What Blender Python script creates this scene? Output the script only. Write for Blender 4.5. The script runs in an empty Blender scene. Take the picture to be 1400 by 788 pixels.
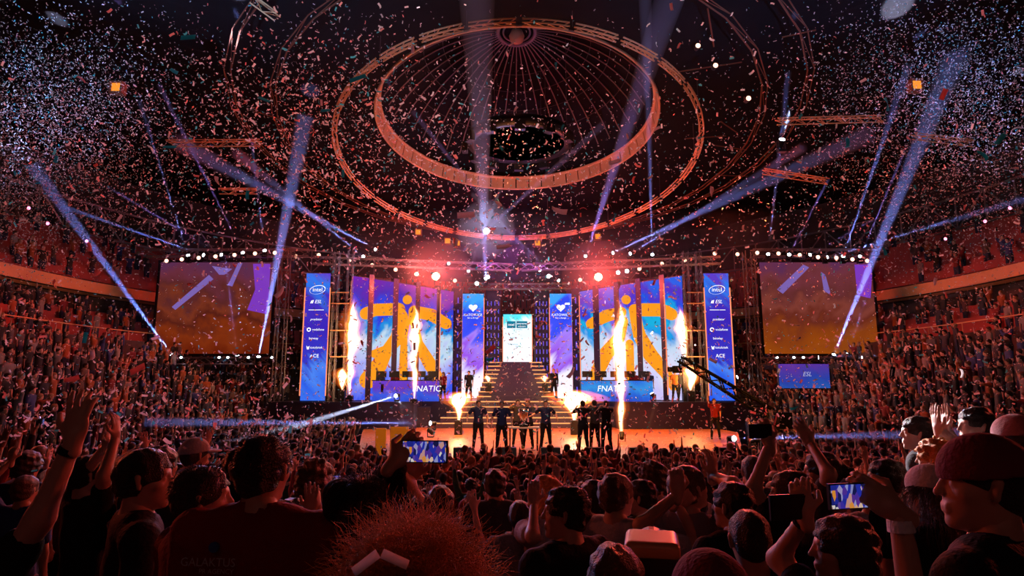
import bpy, bmesh, math, random
import numpy as np
from mathutils import Vector, Matrix, Euler, noise as mnoise

# ------------------------------------------------------------------ camera, world, exposure
SC = bpy.context.scene
COL = SC.collection
R = math.radians
FPX = 850.0                       # focal length in pixels of the 1400 px frame
TH = R(9.03)                      # camera pitch
CAM = Vector((0.0, 0.0, 3.4))
cd = bpy.data.cameras.new('camera'); cam = bpy.data.objects.new('camera', cd); COL.objects.link(cam)
cd.sensor_width = 36; cd.lens = FPX/1400*36; cd.clip_start = 0.05; cd.clip_end = 300
cam.location = CAM; cam.rotation_euler = (R(90)+TH, 0, 0)
SC.camera = cam
w = bpy.data.worlds.new('world'); SC.world = w; w.use_nodes = True
w.node_tree.nodes['Background'].inputs[0].default_value = (.10, .03, .14, 1)
w.node_tree.nodes['Background'].inputs[1].default_value = 0.003
SC.view_settings.view_transform = 'Standard'; SC.view_settings.look = 'None'
SC.view_settings.exposure = 0.0; SC.view_settings.gamma = 1.0
SC.view_settings.use_curve_mapping = False
SC.cycles.volume_bounces = 0
SC.cycles.max_bounces = 5
SC.cycles.diffuse_bounces = 2
SC.cycles.glossy_bounces = 2
SC.cycles.transparent_max_bounces = 16
SC.cycles.sample_clamp_indirect = 4
SC.cycles.use_denoising = True

def P(px, py, Y):
    """world point seen at pixel (px, py) of the 1400x788 frame at ground distance Y"""
    a = (px-700)/FPX; u = (394-py)/FPX
    f = math.cos(TH)-u*math.sin(TH); z = math.sin(TH)+u*math.cos(TH)
    t = Y/f
    return Vector((a*t, Y, CAM.z+z*t))

def lamp(name, kind, loc, aim, energy, color, size=.2, spot=60, blend=.6):
    d = bpy.data.lights.new(name, kind); d.energy = energy; d.color = color
    if kind == 'SPOT':
        d.spot_size = R(spot); d.spot_blend = blend; d.shadow_soft_size = size
    elif kind == 'AREA': d.size = size
    else: d.shadow_soft_size = size
    o = bpy.data.objects.new(name, d); COL.objects.link(o); o.location = loc
    if aim is not None:
        o.rotation_euler = (Vector(aim)-Vector(loc)).to_track_quat('-Z', 'Y').to_euler()
    return o

RED, ORA, WARM, BLU, PUR, COOL = (1,.07,.03), (1,.25,.05), (1,.55,.25), (.12,.22,1), (.5,.12,1), (.55,.72,1)
# wash lights of roof and stage trusses, plus added fills with no fixture
lamp('red_wash', 'SPOT', (-10, 33, 14.5), (-22, 33, 2.5), 2800, (1,.08,.03), 1, 75)
lamp('red_wash', 'SPOT', (10, 33, 14.5), (22, 33, 2.5), 2800, (1,.10,.03), 1, 75)
lamp('red_wash', 'SPOT', (-8, 24, 15), (-21, 20, 3), 2900, (1,.07,.03), 1, 80)
lamp('red_wash', 'SPOT', (8, 24, 15), (21, 20, 3), 3000, (1,.08,.03), 1, 80)
lamp('red_backlight', 'SPOT', (-7, 27, 11.0), (-2, 4, 2), 6000, (1,.07,.03), .5, 85)
lamp('red_backlight', 'SPOT', (9, 26, 10.0), (2, 4, 2), 8500, (1,.08,.04), .5, 85)
lamp('red_side_light', 'SPOT', (15, 11, 6.5), (0, 3, 2.4), 2100, (1,.09,.05), .4, 60)
lamp('red_side_light', 'SPOT', (-15, 13, 7), (0, 3, 2.4), 1900, (1,.11,.05), .4, 60)
lamp('orange_stage_wash', 'SPOT', (0, 22, 13.5), (0.5, 28, 1), 17000, (1,.30,.04), .6, 62)
lamp('orange_stage_wash', 'SPOT', (9, 22, 12.5), (7.5, 27, 1), 15000, (1,.28,.03), .6, 50)
lamp('white_front_light', 'SPOT', (-3, 12, 13), (0.3, 22.3, 2), 1500, (1,.78,.72), .5, 26)
lamp('crowd_warm_wash', 'SPOT', (0, 30, 12.8), (0, 16, 1), 900, (1,.40,.28), .5, 70)
lamp('blue_crowd_wash', 'SPOT', (-12, 31, 8), (-8, 16, 1.5), 3500, (.25,.38,1), .4, 40)
lamp('blue_crowd_wash', 'SPOT', (14, 31, 8), (9, 17, 1.5), 1200, (.22,.25,1), .4, 40)
lamp('blue_crowd_wash', 'SPOT', (-11, 25, 7), (-5, 9, 2.4), 1600, (.3,.5,1), .3, 36)
lamp('white_follow_spot', 'SPOT', (-3, 25, 9.5), P(1312, 588, 4.5), 60000, (1,.93,1), .05, 4.2, .5)
lamp('rear_fill', 'AREA', (0, -4, 6.5), (0, 4, 2), 10, (1,.35,.30), 3)  # added fill behind the camera so the near backs show, no lamp there
lamp('drum_fill', 'SPOT', (0, 27, 13.2), (0, 37.5, 16.3), 420, (1,.28,.08), .3, 120)  # added orange fill aimed at the drum panels
lamp('ring_fill', 'SPOT', (0, 28, 10.5), (0, 28, 18), 700, (1,.34,.14), .3, 150)  # added fill in mid-air to turn the ring orange
lamp('dome_uplight', 'POINT', (0, 29, 16.8), None, 60, (1,.25,.25), .5)
lamp('violet_haze_light', 'POINT', (0, 37, 11.5), None, 350, (.6,.12,.9), .5)
lamp('confetti_fill', 'SPOT', (-3, 31, 11.0), (0, 8, 9), 1100, (1,.66,.64), .3, 85)
lamp('confetti_front_fill', 'SPOT', (0, 5, 14), (0, 32, 6.5), 3200, (1,.72,.76), .3, 44)  # added fill from the camera side for confetti before the screens
lamp('confetti_fill', 'SPOT', (-15, 10, 4.5), (-12, 14, 14), 16000, (.25,.48,1), .3, 62)  # added upward spot that makes the left corner confetti blue
lamp('confetti_fill', 'SPOT', (15, 10, 4.5), (12, 14, 14), 13000, (.25,.42,1), .3, 62)  # added upward spot for the right corner confetti
lamp('confetti_fill', 'SPOT', (-7, -1, 7.5), (0, 5, 10.5), 2600, (.6,.95,1), .2, 62)  # added cool fill beside the camera for the nearest confetti
lamp('confetti_fill', 'SPOT', (7, -1, 7.5), (0, 5, 10.5), 2000, (.8,.9,1), .2, 62)  # its mirrored twin, likewise added

# ------------------------------------------------------------------ materials
def mat(name, col=(.5,.5,.5), rough=.6, metal=0, em=None, es=0, bump=0, bscale=40, var=0, vscale=8, spec=.5):
    m = bpy.data.materials.new(name); m.use_nodes = True
    n = m.node_tree.nodes; l = m.node_tree.links; b = n['Principled BSDF']
    b.inputs['Base Color'].default_value = (*col, 1); b.inputs['Roughness'].default_value = rough
    b.inputs['Metallic'].default_value = metal; b.inputs['Specular IOR Level'].default_value = spec
    if em: b.inputs['Emission Color'].default_value = (*em, 1); b.inputs['Emission Strength'].default_value = es
    if bump or var:
        tc = n.new('ShaderNodeTexCoord')
    if var:
        t = n.new('ShaderNodeTexNoise'); t.inputs['Scale'].default_value = vscale; t.inputs['Detail'].default_value = 4
        l.new(tc.outputs['Object'], t.inputs['Vector'])
        mx = n.new('ShaderNodeMix'); mx.data_type = 'RGBA'
        mx.inputs['A'].default_value = (*[c*(1-var) for c in col], 1); mx.inputs['B'].default_value = (*[min(1, c*(1+var)) for c in col], 1)
        l.new(t.outputs['Fac'], mx.inputs['Factor']); l.new(mx.outputs['Result'], b.inputs['Base Color'])
    if bump:
        t2 = n.new('ShaderNodeTexNoise'); t2.inputs['Scale'].default_value = bscale
        l.new(tc.outputs['Object'], t2.inputs['Vector'])
        bp = n.new('ShaderNodeBump'); bp.inputs['Strength'].default_value = bump; bp.inputs['Distance'].default_value = .02
        l.new(t2.outputs['Fac'], bp.inputs['Height']); l.new(bp.outputs['Normal'], b.inputs['Normal'])
    return m

def emat(name, col, s):
    m = bpy.data.materials.new(name); m.use_nodes = True; n = m.node_tree.nodes; n.clear()
    e = n.new('ShaderNodeEmission'); o = n.new('ShaderNodeOutputMaterial')
    e.inputs[0].default_value = (*col, 1); e.inputs[1].default_value = s
    m.node_tree.links.new(e.outputs[0], o.inputs[0]); return m

def volmat(name, scatter=None, dens=0.0, emis=None, es=0.0, g=0.0):
    m = bpy.data.materials.new(name); m.use_nodes = True; n = m.node_tree.nodes; l = m.node_tree.links; n.clear()
    o = n.new('ShaderNodeOutputMaterial')
    if scatter:
        s = n.new('ShaderNodeVolumeScatter'); s.inputs['Color'].default_value = (*scatter, 1)
        s.inputs['Density'].default_value = dens; s.inputs['Anisotropy'].default_value = g
        l.new(s.outputs[0], o.inputs['Volume'])
    else:
        s = n.new('ShaderNodeEmission'); s.inputs[0].default_value = (*emis, 1); s.inputs[1].default_value = es
        l.new(s.outputs[0], o.inputs['Volume'])
    m.cycles.volume_sampling = 'EQUIANGULAR'; m.cycles.homogeneous_volume = True
    return m

M = {}
M['ring'] = mat('ring_truss_orange_lit', (.75,.34,.14), .5, .2, var=.2)  # orange light on the ring put into its base colour
M['matte'] = mat('matte_black', (.006,.006,.006), .95, spec=.05)
M['hoop'] = mat('rusty_rig_paint', (.16,.06,.035), .8, spec=.1, var=.3)
M['black'] = mat('black_metal', (.012,.012,.014), .45, .3, var=.3)
M['truss'] = mat('truss_aluminium', (.32,.30,.30), .4, .8, var=.25)
M['steel'] = mat('dark_steel', (.10,.08,.08), .5, .5, var=.3)
M['floor'] = mat('arena_concrete', (.05,.045,.045), .7, var=.3, bump=.2)
M['tread'] = mat('stand_concrete', (.10,.07,.06), .85, var=.35, vscale=3, bump=.3)
M['ledge'] = mat('ledge_paint', (.80,.42,.20), .6, var=.15, vscale=2)
M['ceiling'] = mat('ceiling_cladding', (.008,.006,.007), .9, var=.4, spec=.1, vscale=1.2, bump=.3, bscale=6)
M['wall'] = mat('wall_concrete', (.05,.04,.04), .9, var=.4, vscale=1)
M['drum'] = mat('drum_panel', (.50,.24,.12), .6, var=.25, vscale=2, bump=.3, bscale=5)
M['rib'] = mat('dome_rib', (.26,.17,.17), .5, .2)
M['dome'] = mat('dome_skin', (.012,.009,.012), .95, var=.3, spec=.1)
M['seat'] = mat('red_seat_plastic', (.42,.05,.04), .45, var=.3, vscale=1.5)
M['deck'] = mat('stage_deck_gloss', (.50,.15,.03), .38, var=.25, vscale=2, bump=.12, bscale=9)  # orange stage light on the floor put into the deck colour
M['fascia'] = mat('stage_fascia', (.03,.02,.05), .4, var=.4, vscale=4)
M['stair'] = mat('stair_tread', (.06,.035,.10), .35, var=.3)
M['strip'] = emat('coral_edge_light', (1,.26,.12), 1.3)
M['lens_warm'] = emat('lamp_lens_warm', (1,.52,.36), 3.2)
M['lens_red'] = emat('lamp_lens_red', (1,.22,.12), 60)
M['lens_white'] = emat('lamp_lens_white', (.8,.88,1), 14)
M['lens_pink'] = emat('lamp_lens_pink', (1,.25,.45), 4)
M['lens_amber'] = emat('amber_lamp', (1,.28,.03), 1.2)
M['emblem'] = emat('led_orange', (1,.34,.015), 1.0)
M['white_led'] = emat('led_white', (1,1,1), 1.25)
M['stair_light'] = emat('stair_nosing_light', (1,.36,.12), 1.6)

# ------------------------------------------------------------------ object helpers
def link(o, parent=None):
    COL.objects.link(o)
    if parent is not None: o.parent = parent
    return o

def thing(name, label, cat, loc=(0,0,0), rz=0.0, group=None):
    o = bpy.data.objects.new(name, None); o.empty_display_size = .2
    COL.objects.link(o); o.location = loc; o.rotation_euler = (0, 0, rz)
    return tag(o, label, cat, group)

def tag(o, label=None, cat=None, group=None, kind=None):
    if label:
        o['label'] = label
        if len(label.split()) > 16: print('LONG', label)
    if cat: o['category'] = cat
    if group: o['group'] = group
    if kind: o['kind'] = kind
    return o

def meshdata(name, verts, faces, m=None, smooth=False):
    me = bpy.data.meshes.new(name); me.from_pydata([tuple(v) for v in verts], [], faces); me.update()
    if m:
        for x in (m if isinstance(m, (list, tuple)) else [m]): me.materials.append(x)
    if smooth: me.polygons.foreach_set('use_smooth', [True]*len(me.polygons))
    return me

def obj(name, verts, faces, m=None, parent=None, smooth=False, kind=None):
    o = bpy.data.objects.new(name, meshdata(name, verts, faces, m, smooth))
    if kind: o['kind'] = kind
    return link(o, parent)

class MB:
    """collects shapes into ONE mesh"""
    def __init__(s): s.v = []; s.f = []
    def add(s, vs, fs):
        b = len(s.v); s.v += [tuple(v) for v in vs]; s.f += [tuple(i+b for i in f) for f in fs]; return s
    def box(s, c, d, M4=None):
        x, y, z = c; a, b, h = d[0]/2, d[1]/2, d[2]/2
        vs = [Vector((x+i*a, y+j*b, z+k*h)) for k in (-1,1) for j in (-1,1) for i in (-1,1)]
        if M4 is not None: vs = [M4 @ v for v in vs]
        return s.add(vs, [(0,2,3,1),(4,5,7,6),(0,1,5,4),(2,6,7,3),(0,4,6,2),(1,3,7,5)])
    def cyl(s, p, q, r0, r1=None, n=10, caps=True):
        p, q = Vector(p), Vector(q); r1 = r0 if r1 is None else r1
        d = (q-p).normalized(); a = d.orthogonal().normalized(); b = d.cross(a)
        vs = [p+(a*math.cos(t)+b*math.sin(t))*r0 for t in [2*math.pi*i/n for i in range(n)]]
        vs += [q+(a*math.cos(t)+b*math.sin(t))*r1 for t in [2*math.pi*i/n for i in range(n)]]
        fs = [(i, (i+1)%n, n+(i+1)%n, n+i) for i in range(n)]
        if caps: fs += [tuple(range(n-1,-1,-1)), tuple(range(n, 2*n))]
        return s.add(vs, fs)
    def lathe(s, prof, c=(0,0,0), n=16, M4=None):
        vs = []
        for r, z in prof:
            for i in range(n):
                t = 2*math.pi*i/n; v = Vector((c[0]+r*math.cos(t), c[1]+r*math.sin(t), c[2]+z))
                vs.append(M4 @ v if M4 is not None else v)
        k = len(prof)
        fs = [(j*n+i, j*n+(i+1)%n, (j+1)*n+(i+1)%n, (j+1)*n+i) for j in range(k-1) for i in range(n)]
        fs += [tuple(range(n-1,-1,-1)), tuple(range((k-1)*n, k*n))]
        return s.add(vs, fs)
    def build(s, name, m, parent=None, smooth=False, kind=None):
        return obj(name, s.v, s.f, m, parent, smooth, kind)

_bar = {}
def bar(name, p, q, r, m, parent=None, sides=6):
    """one bar between two points; all bars share one unit mesh per material"""
    key = (m.name, sides)
    if key not in _bar:
        b = MB(); b.cyl((0,0,0), (0,0,1), 1, n=sides); _bar[key] = meshdata('bar', b.v, b.f, m)
    o = bpy.data.objects.new(name, _bar[key])
    p, q = Vector(p), Vector(q); d = q-p
    o.location = p; o.rotation_euler = d.to_track_quat('Z', 'Y').to_euler(); o.scale = (r, r, d.length)
    return link(o, parent)

def truss(name, p, q, label, w=.4, n=None, r=.035, m=None, group=None, tri=False, cat='truss'):
    """box truss between p and q: four chords and zigzag braces, each a part"""
    m = m or M['truss']; p, q = Vector(p), Vector(q); d = (q-p); L = d.length; d.normalize()
    t = thing(name, label, cat, p, 0, group); o0 = p
    up = Vector((0,0,1)) if abs(d.z) < .8 else Vector((0,1,0))
    a = d.cross(up).normalized(); b = a.cross(d).normalized()
    cs = [(-1,-1),(1,-1),(1,1),(-1,1)] if not tri else [(-1,1),(1,1),(0,-1)]
    offs = [a*(i*w/2)+b*(j*w/2) for i, j in cs]
    for o in offs: bar('chord', o, o+d*L, r, m, t)
    n = n or max(2, int(L/(w*1.6)))
    for k in range(n):
        for i in range(len(offs)):
            j = (i+1) % len(offs)
            s, e = d*(L*k/n), d*(L*(k+1)/n)
            if (k+i) % 2: bar('brace', offs[i]+s, offs[j]+e, r*.55, m, t, 4)
            else: bar('brace', offs[j]+s, offs[i]+e, r*.55, m, t, 4)
    return t

def textmesh(s, size, font_shear=0.0):
    c = bpy.data.curves.new('t', 'FONT'); c.body = s; c.size = size; c.align_x = 'CENTER'; c.align_y = 'CENTER'
    c.shear = font_shear; c.resolution_u = 3
    o = bpy.data.objects.new('t', c); COL.objects.link(o)
    dg = bpy.context.evaluated_depsgraph_get()
    me = bpy.data.meshes.new_from_object(o.evaluated_get(dg))
    bpy.data.objects.remove(o); bpy.data.curves.remove(c)
    return me

def text(name, s, size, loc, rot, m, parent=None, shear=0, sx=1):
    me = textmesh(s, size, shear); me.name = name; me.materials.clear(); me.materials.append(m)
    o = bpy.data.objects.new(name, me); o.location = loc; o.rotation_euler = rot; o.scale = (sx, 1, 1)
    return link(o, parent)
# ------------------------------------------------------------------ the arena bowl
YC = 29.4
def bowl(r, t):
    """plan point of the stadium-shaped bowl: t 0..1 runs left side (near) -> far arc -> right side"""
    Ls = 27.4; La = math.pi*r; T = 2*Ls+La; s = t*T
    if s < Ls: return (-r, 2.0+s)
    if s < Ls+La:
        a = math.pi-(s-Ls)/r; return (r*math.cos(a), YC+r*math.sin(a))
    return (r, YC-(s-Ls-La))
def bowlN(r, k=90):
    Ls = 27.4
    pts = [(-r, 2.0+Ls*i/12) for i in range(12)]
    pts += [(r*math.cos(math.pi-math.pi*i/k), YC+r*math.sin(math.pi-math.pi*i/k)) for i in range(k+1)]
    pts += [(r, YC-Ls*i/12) for i in range(1, 13)]
    return pts
def sweep(name, prof, m, parent=None, kind='structure', k=60, rng=None):
    """prof: list of (r, z) swept along the bowl"""
    rows = [bowlN(r, k) for r, z in prof]; n = len(rows[0])
    vs = [(rows[j][i][0], rows[j][i][1], prof[j][1]) for j in range(len(prof)) for i in range(n)]
    fs = [(j*n+i, j*n+i+1, (j+1)*n+i+1, (j+1)*n+i) for j in range(len(prof)-1) for i in range(n-1)]
    return obj(name, vs, fs, m, parent, kind=kind)

obj('floor', [(-40,-6,0),(40,-6,0),(40,62,0),(-40,62,0)], [(0,1,2,3)], M['floor'], kind='structure')
# lower stand: stepped rows
LOWER = []
prof = [(13.8, 0), (13.8, .55)]
for i in range(9):
    r = 13.8+i*.82; z = .55+i*.52; LOWER.append((r+.35, z)); prof += [(r+.82, z), (r+.82, z+.52)]
prof = prof[:-1] + [(21.3, 4.71), (21.3, 5.9)]
lower = sweep('trim_1', prof, M['tread']); lower.name = 'lower_stand'
MIDT = []
prof = [(21.3, 5.9), (21.45, 5.9), (21.45, 5.5)]
for i in range(4):
    r = 21.45+i*.85; z = 5.5+i*.42; MIDT.append((r+.4, z)); prof += [(r+.85, z), (r+.85, z+.42)]
prof += [(25.0, 7.3), (25.0, 8.6)]
sweep('middle_stand', prof, M['tread'])
sweep('balcony_ledge', [(24.6, 8.5), (24.0, 8.62), (23.95, 9.2), (24.1, 8.95), (24.15, 8.9), (25.0, 8.7), (24.6, 8.5)], M['ledge'])
UPPER = []
prof = [(24.15, 9.0)]
for i in range(8):
    r = 24.5+i*.55; z = 9.0+i*.47; UPPER.append((r+.3, z)); prof += [(r, z), (r+.55, z)]
prof += [(29.2, 12.8), (30.5, 12.8)]
sweep('upper_stand', prof, M['tread'])
sweep('wall_back', [(30.5, 12.8), (30.5, 19.5)], M['wall'])
# balcony soffit shadows the middle stand
sweep('balcony_soffit', [(24.0, 8.6), (25.0, 8.5), (25.2, 8.4)], M['wall'])
# ceiling: flat ring round the dome opening, slightly tilted
DC = Vector((0.25, 30.0, 17.15)); DR = 6.9; DT = R(9)
TM = Matrix.Translation(DC) @ Matrix.Rotation(-DT, 4, 'X')
def ring_pt(r, a, h=0): return TM @ Vector((r*math.cos(a), r*math.sin(a), h))
N = 72
vs = [ring_pt(7.15, 2*math.pi*i/N, -.58) for i in range(N)]
vs += [ring_pt(14, 2*math.pi*i/N, -.2) for i in range(N)]
vs += [Vector((34*math.cos(2*math.pi*i/N), 28+38*math.sin(2*math.pi*i/N), 18.2)) for i in range(N)]
obj('ceiling', vs, [(j*N+i, j*N+(i+1)%N, (j+1)*N+(i+1)%N, (j+1)*N+i) for j in range(2) for i in range(N)], M['ceiling'], kind='structure')
# seats of the upper stand: too far to tell apart singly
random.seed(3)
sb = MB()
for r, z in UPPER + MIDT:
    n = int((2*27.4+math.pi*r)/.52)
    for i in range(n):
        t = (i+.5)/n; x, y = bowl(r, t)
        if y < 12: continue
        x2, y2 = bowl(r+1, t)
        a = math.atan2(y2-y, x2-x)
        M4 = Matrix.Translation((x, y, z)) @ Matrix.Rotation(a, 4, 'Z')
        sb.box((0, 0, .42), (.40, .42, .06), M4); sb.box((.20, 0, .66), (.05, .42, .45), M4)
sb.build('stand_seats', M['seat'], kind='stuff')
bpy.data.objects['stand_seats']['label'] = 'rows of small red plastic seats in the stands above the crowd'
# aisle stairs cut the upper rows
for t in (.30, .345, .40, .60, .655, .70):
    st = MB()
    for i, (r, z) in enumerate(UPPER):
        x, y = bowl(r-.3, t); x2, y2 = bowl(r, t); a = math.atan2(y2-y, x2-x)
        M4 = Matrix.Translation((x, y, z)) @ Matrix.Rotation(a, 4, 'Z')
        st.box((.15, 0, .12), (.3, 1.1, .24), M4); st.box((.42, 0, .25), (.26, 1.1, .5), M4)
    st.build('aisle_stairs', M['wall'], kind='structure')
# railings along the ledges
rl = MB()
for (r, z, h) in ((21.35, 5.9, .5),):
    pts = bowlN(r, 60)
    for a, b in zip(pts[4:-5], pts[5:-4]):
        rl.cyl((a[0], a[1], z+h), (b[0], b[1], z+h), .03, n=5, caps=False)
    for p in pts[4:-4:2]: rl.cyl((p[0], p[1], z), (p[0], p[1], z+h), .02, n=5, caps=False)
rl.build('trim_2', M['ledge'], kind='structure')

# roof edge truss running round above the upper stand
for side, sgn in (('left', -1), ('right', 1)):
    t = thing('roof_edge_truss', 'lattice roof truss with zigzag braces above the %s upper seats' % side, 'truss', (sgn*28.6, 28, 13.0))
    O = Vector(t.location)
    pts = []
    for i in range(22):
        k = .155+i*.0128; k = k if sgn < 0 else 1-k
        x, y = bowl(28.6, k); pts.append((x, y))
    zl, zu = 13.0, 15.0
    for i in range(len(pts)-1):
        a, b = pts[i], pts[i+1]
        A0, A1 = Vector((*a, zl))-O, Vector((*a, zu))-O; B0, B1 = Vector((*b, zl))-O, Vector((*b, zu))-O
        bar('chord', A0, B0, .07, M['truss'], t); bar('chord', A1, B1, .07, M['truss'], t)
        bar('post', A0, A1, .05, M['truss'], t)
        bar('brace', A0 if i%2 else A1, B1 if i%2 else B0, .045, M['truss'], t)

# ------------------------------------------------------------------ the dome lantern in the roof
dome = thing('roof_dome', 'round roof dome with radiating ribs and orange lit panel drum', 'dome', DC)
LI = Matrix.Translation(-DC)
def dp(r, a, h): return LI @ ring_pt(r, a, h)
K = 56
for i in range(K):     # drum panels: each its own piece
    a0, a1 = 2*math.pi*(i+.04)/K, 2*math.pi*(i+.96)/K
    vs = []
    for (r, h) in ((6.9, .05), (7.02, -.6), (7.12, -.6), (7.0, .07)):
        vs += [dp(r, a0, h), dp(r, (a0+a1)/2, h), dp(r, a1, h)]
    fs = []
    for j in range(4):
        k = (j+1) % 4
        fs += [(j*3, j*3+1, k*3+1, k*3), (j*3+1, j*3+2, k*3+2, k*3+1)]
    fs += [(0,3,6,9), (2,11,8,5)]
    obj('drum_panel', vs, fs, M['drum'], dome)
for h, r, rad in ((.08, 6.9, .09), (-.6, 7.07, .06)):
    b = MB()
    for i in range(72): b.cyl(dp(r, 2*math.pi*i/72, h), dp(r, 2*math.pi*(i+1)/72, h), rad, n=6, caps=False)
    b.build('drum_rim', M['drum'], dome)
H = 5.15; rh = 1.0
def domez(r): return H*(1-(r/7.2)**2)**.62 if r < 7.2 else 0
for i in range(48):
    a = 2*math.pi*i/48; b = MB()
    rs = [rh+ (6.85-rh)*j/9 for j in range(10)]
    for j in range(9):
        b.cyl(dp(rs[j], a, domez(rs[j])), dp(rs[j+1], a, domez(rs[j+1])), .032, n=5, caps=False)
    b.build('rib', M['rib'], dome)
b = MB()
for rr, rad in ((rh, .10), (rh*.72, .05)):
    for i in range(40): b.cyl(dp(rr, 2*math.pi*i/40, domez(rh)), dp(rr, 2*math.pi*(i+1)/40, domez(rh)), rad, n=6, caps=False)
b.build('hub_ring', M['rib'], dome)
b = MB(); b.lathe([(.1, -.6), (.34, -.5), (.42, -.2), (.3, .1), (.05, .2)], c=dp(0, 0, domez(rh)), n=14); b.build('hub_lamp', M['drum'], dome, True)
for k in range(3, 7):
    b = MB(); rr = 6.85*k/7
    for i in range(48): b.cyl(dp(rr, 2*math.pi*i/48, domez(rr)), dp(rr, 2*math.pi*(i+1)/48, domez(rr)), .015, n=4, caps=False)
    b.build('purlin_ring', M['steel'], dome)
vs = []; prof = [7.19, 6.9, 6.5, 5.8, 4.8, 3.6, 2.2, .9, .01]
for r in prof: vs += [dp(r, 2*math.pi*i/48, domez(r)+.12) for i in range(48)]
obj('dome_skin', vs, [(j*48+i, j*48+(i+1)%48, (j+1)*48+(i+1)%48, (j+1)*48+i) for j in range(len(prof)-1) for i in range(48)], M['dome'], dome, True)

# outer lighting ring, tilted, of separate curved truss lengths
RC = Vector((0.28, 30.0, 14.8)); RM = Matrix.Rotation(-R(12.9), 4, 'X')
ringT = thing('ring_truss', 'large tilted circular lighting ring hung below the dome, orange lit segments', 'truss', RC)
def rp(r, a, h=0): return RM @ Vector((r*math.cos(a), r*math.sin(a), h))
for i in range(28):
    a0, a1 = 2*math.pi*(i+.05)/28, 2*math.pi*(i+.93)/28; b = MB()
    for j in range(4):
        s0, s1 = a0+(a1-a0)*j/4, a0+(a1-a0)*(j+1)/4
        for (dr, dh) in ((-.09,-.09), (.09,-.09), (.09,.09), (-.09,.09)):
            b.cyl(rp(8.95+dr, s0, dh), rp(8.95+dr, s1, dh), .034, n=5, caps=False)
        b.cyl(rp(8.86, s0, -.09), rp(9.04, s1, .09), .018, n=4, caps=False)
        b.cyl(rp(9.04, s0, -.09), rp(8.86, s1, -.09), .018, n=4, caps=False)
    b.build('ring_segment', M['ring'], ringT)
for i in range(14):
    a = 2*math.pi*i/14
    q = rp(8.95, a, 0); top = Vector((q.x, q.y, 17.4-RC.z)); bar('hanger_cable', q, top, .012, M['steel'], ringT, 4)
for (rr, zc, tl, nm) in ((11.6, 15.6, 10, 'inner'), (13.4, 15.9, 8, 'outer')):
    t = thing('ring_truss', 'dark thin %s hoop of rigging truss outside the lit ceiling ring' % nm, 'truss', (0.3, 30, zc))
    Mx = Matrix.Rotation(-R(tl), 4, 'X')
    for i in range(30):
        p0 = Mx @ Vector((rr*math.cos(2*math.pi*i/30), rr*math.sin(2*math.pi*i/30), 0))
        p1 = Mx @ Vector((rr*math.cos(2*math.pi*(i+1)/30), rr*math.sin(2*math.pi*(i+1)/30), 0))
        bar('chord', p0, p1, .035, M['hoop'], t); bar('chord', p0*1.02, p1*1.02, .025, M['hoop'], t); bar('brace', p0, p1*1.02, .018, M['hoop'], t, 4)
# dark speaker ring hanging in the middle
HC = P(710, 193, 31); hung = thing('hanging_speaker_ring', 'dark round speaker cluster ring hanging under the dome centre', 'speaker ring', HC)
b = MB(); b.lathe([(2.35, -.2), (2.72, -.25), (2.8, 0), (2.72, .3), (2.35, .25), (2.3, 0), (2.35, -.2)], n=40); b.build('ring_body', M['black'], hung, True)
b = MB(); b.lathe([(2.3, .1), (2.32, .16), (.1, .18), (.09, .1)], n=40); b.build('cover_disc', mat('hung_cover', (.012,.01,.018), .8), hung)
for i in range(12):
    a = 2*math.pi*i/12; b = MB(); M4 = Matrix.Rotation(a, 4, 'Z')
    b.box((2.85, 0, -.35), (.3, .5, .5), M4); b.build('speaker_box', M['black'], hung)
for i in range(6):
    a = 2*math.pi*i/6; bar('hanger_cable', (2.5*math.cos(a), 2.5*math.sin(a), .2), (2.5*math.cos(a), 2.5*math.sin(a), 6), .015, M['steel'], hung, 4)

# straight rigging trusses hung from the ceiling on both sides
for a, b_, nm in (((228,197,22),(356,196,22),'left above the beams'), ((1062,167,22),(1208,163,22),'right, the longest one'),
                  ((1043,235,25),(1132,249,25),'right, the short lower one'), ((1248,187,22),(1330,197,22),'far right, the faint one'),
                  ((345,0,17),(378,24,17),'top left near the frame edge'), ((300,262,26),(352,262,26),'left, the lowest')):
    truss('rigging_truss', P(*a), P(*b_), 'thin straight rigging truss under the ceiling, %s' % nm, w=.22, r=.022, tri=True, m=M['ledge'])
# catwalk bits round the ring at the top
random.seed(5)
for k in range(14):
    a = random.uniform(-.5, 3.6); r0 = random.uniform(10.5, 13)
    q = ring_pt(r0, a+math.pi, -.9); l = random.uniform(1.2, 3)
    d = Vector((random.uniform(-1,1), random.uniform(-1,1), 0)).normalized()*l
    o = bar('catwalk_rail', q, q+d, .03, M['hoop']); o['kind'] = 'structure'
# ------------------------------------------------------------------ stage
DK = [(-4.8,19.8),(7.2,19.8),(11.0,31),(11.0,33.48),(5.58,33.48),(5.58,36.48),(-5.18,36.48),(-5.18,33.48),(-7.8,33.48),(-7.3,31)]
def slab(name, pl, z0, z1, m):
    n = len(pl); return obj(name, [(x,y,z0) for x,y in pl]+[(x,y,z1) for x,y in pl], [tuple(range(n-1,-1,-1)), tuple(range(n,2*n))]+[(i,(i+1)%n,n+(i+1)%n,n+i) for i in range(n)], m)
so = slab('stage_deck', DK, 0, 1.2, M['deck']); tag(so, 'glossy orange lit lower stage floor in front of the steps', 'stage')
ud = slab('upper_stage_deck', [(-13,33.5),(-5.2,33.5),(-5.2,36.5),(5.6,36.5),(5.6,33.5),(13.4,33.5),(13.4,46),(-13,46)], 0, 2.6, M['fascia']); tag(ud, 'dark raised rear stage deck carrying the screens and booths', 'stage')
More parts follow.
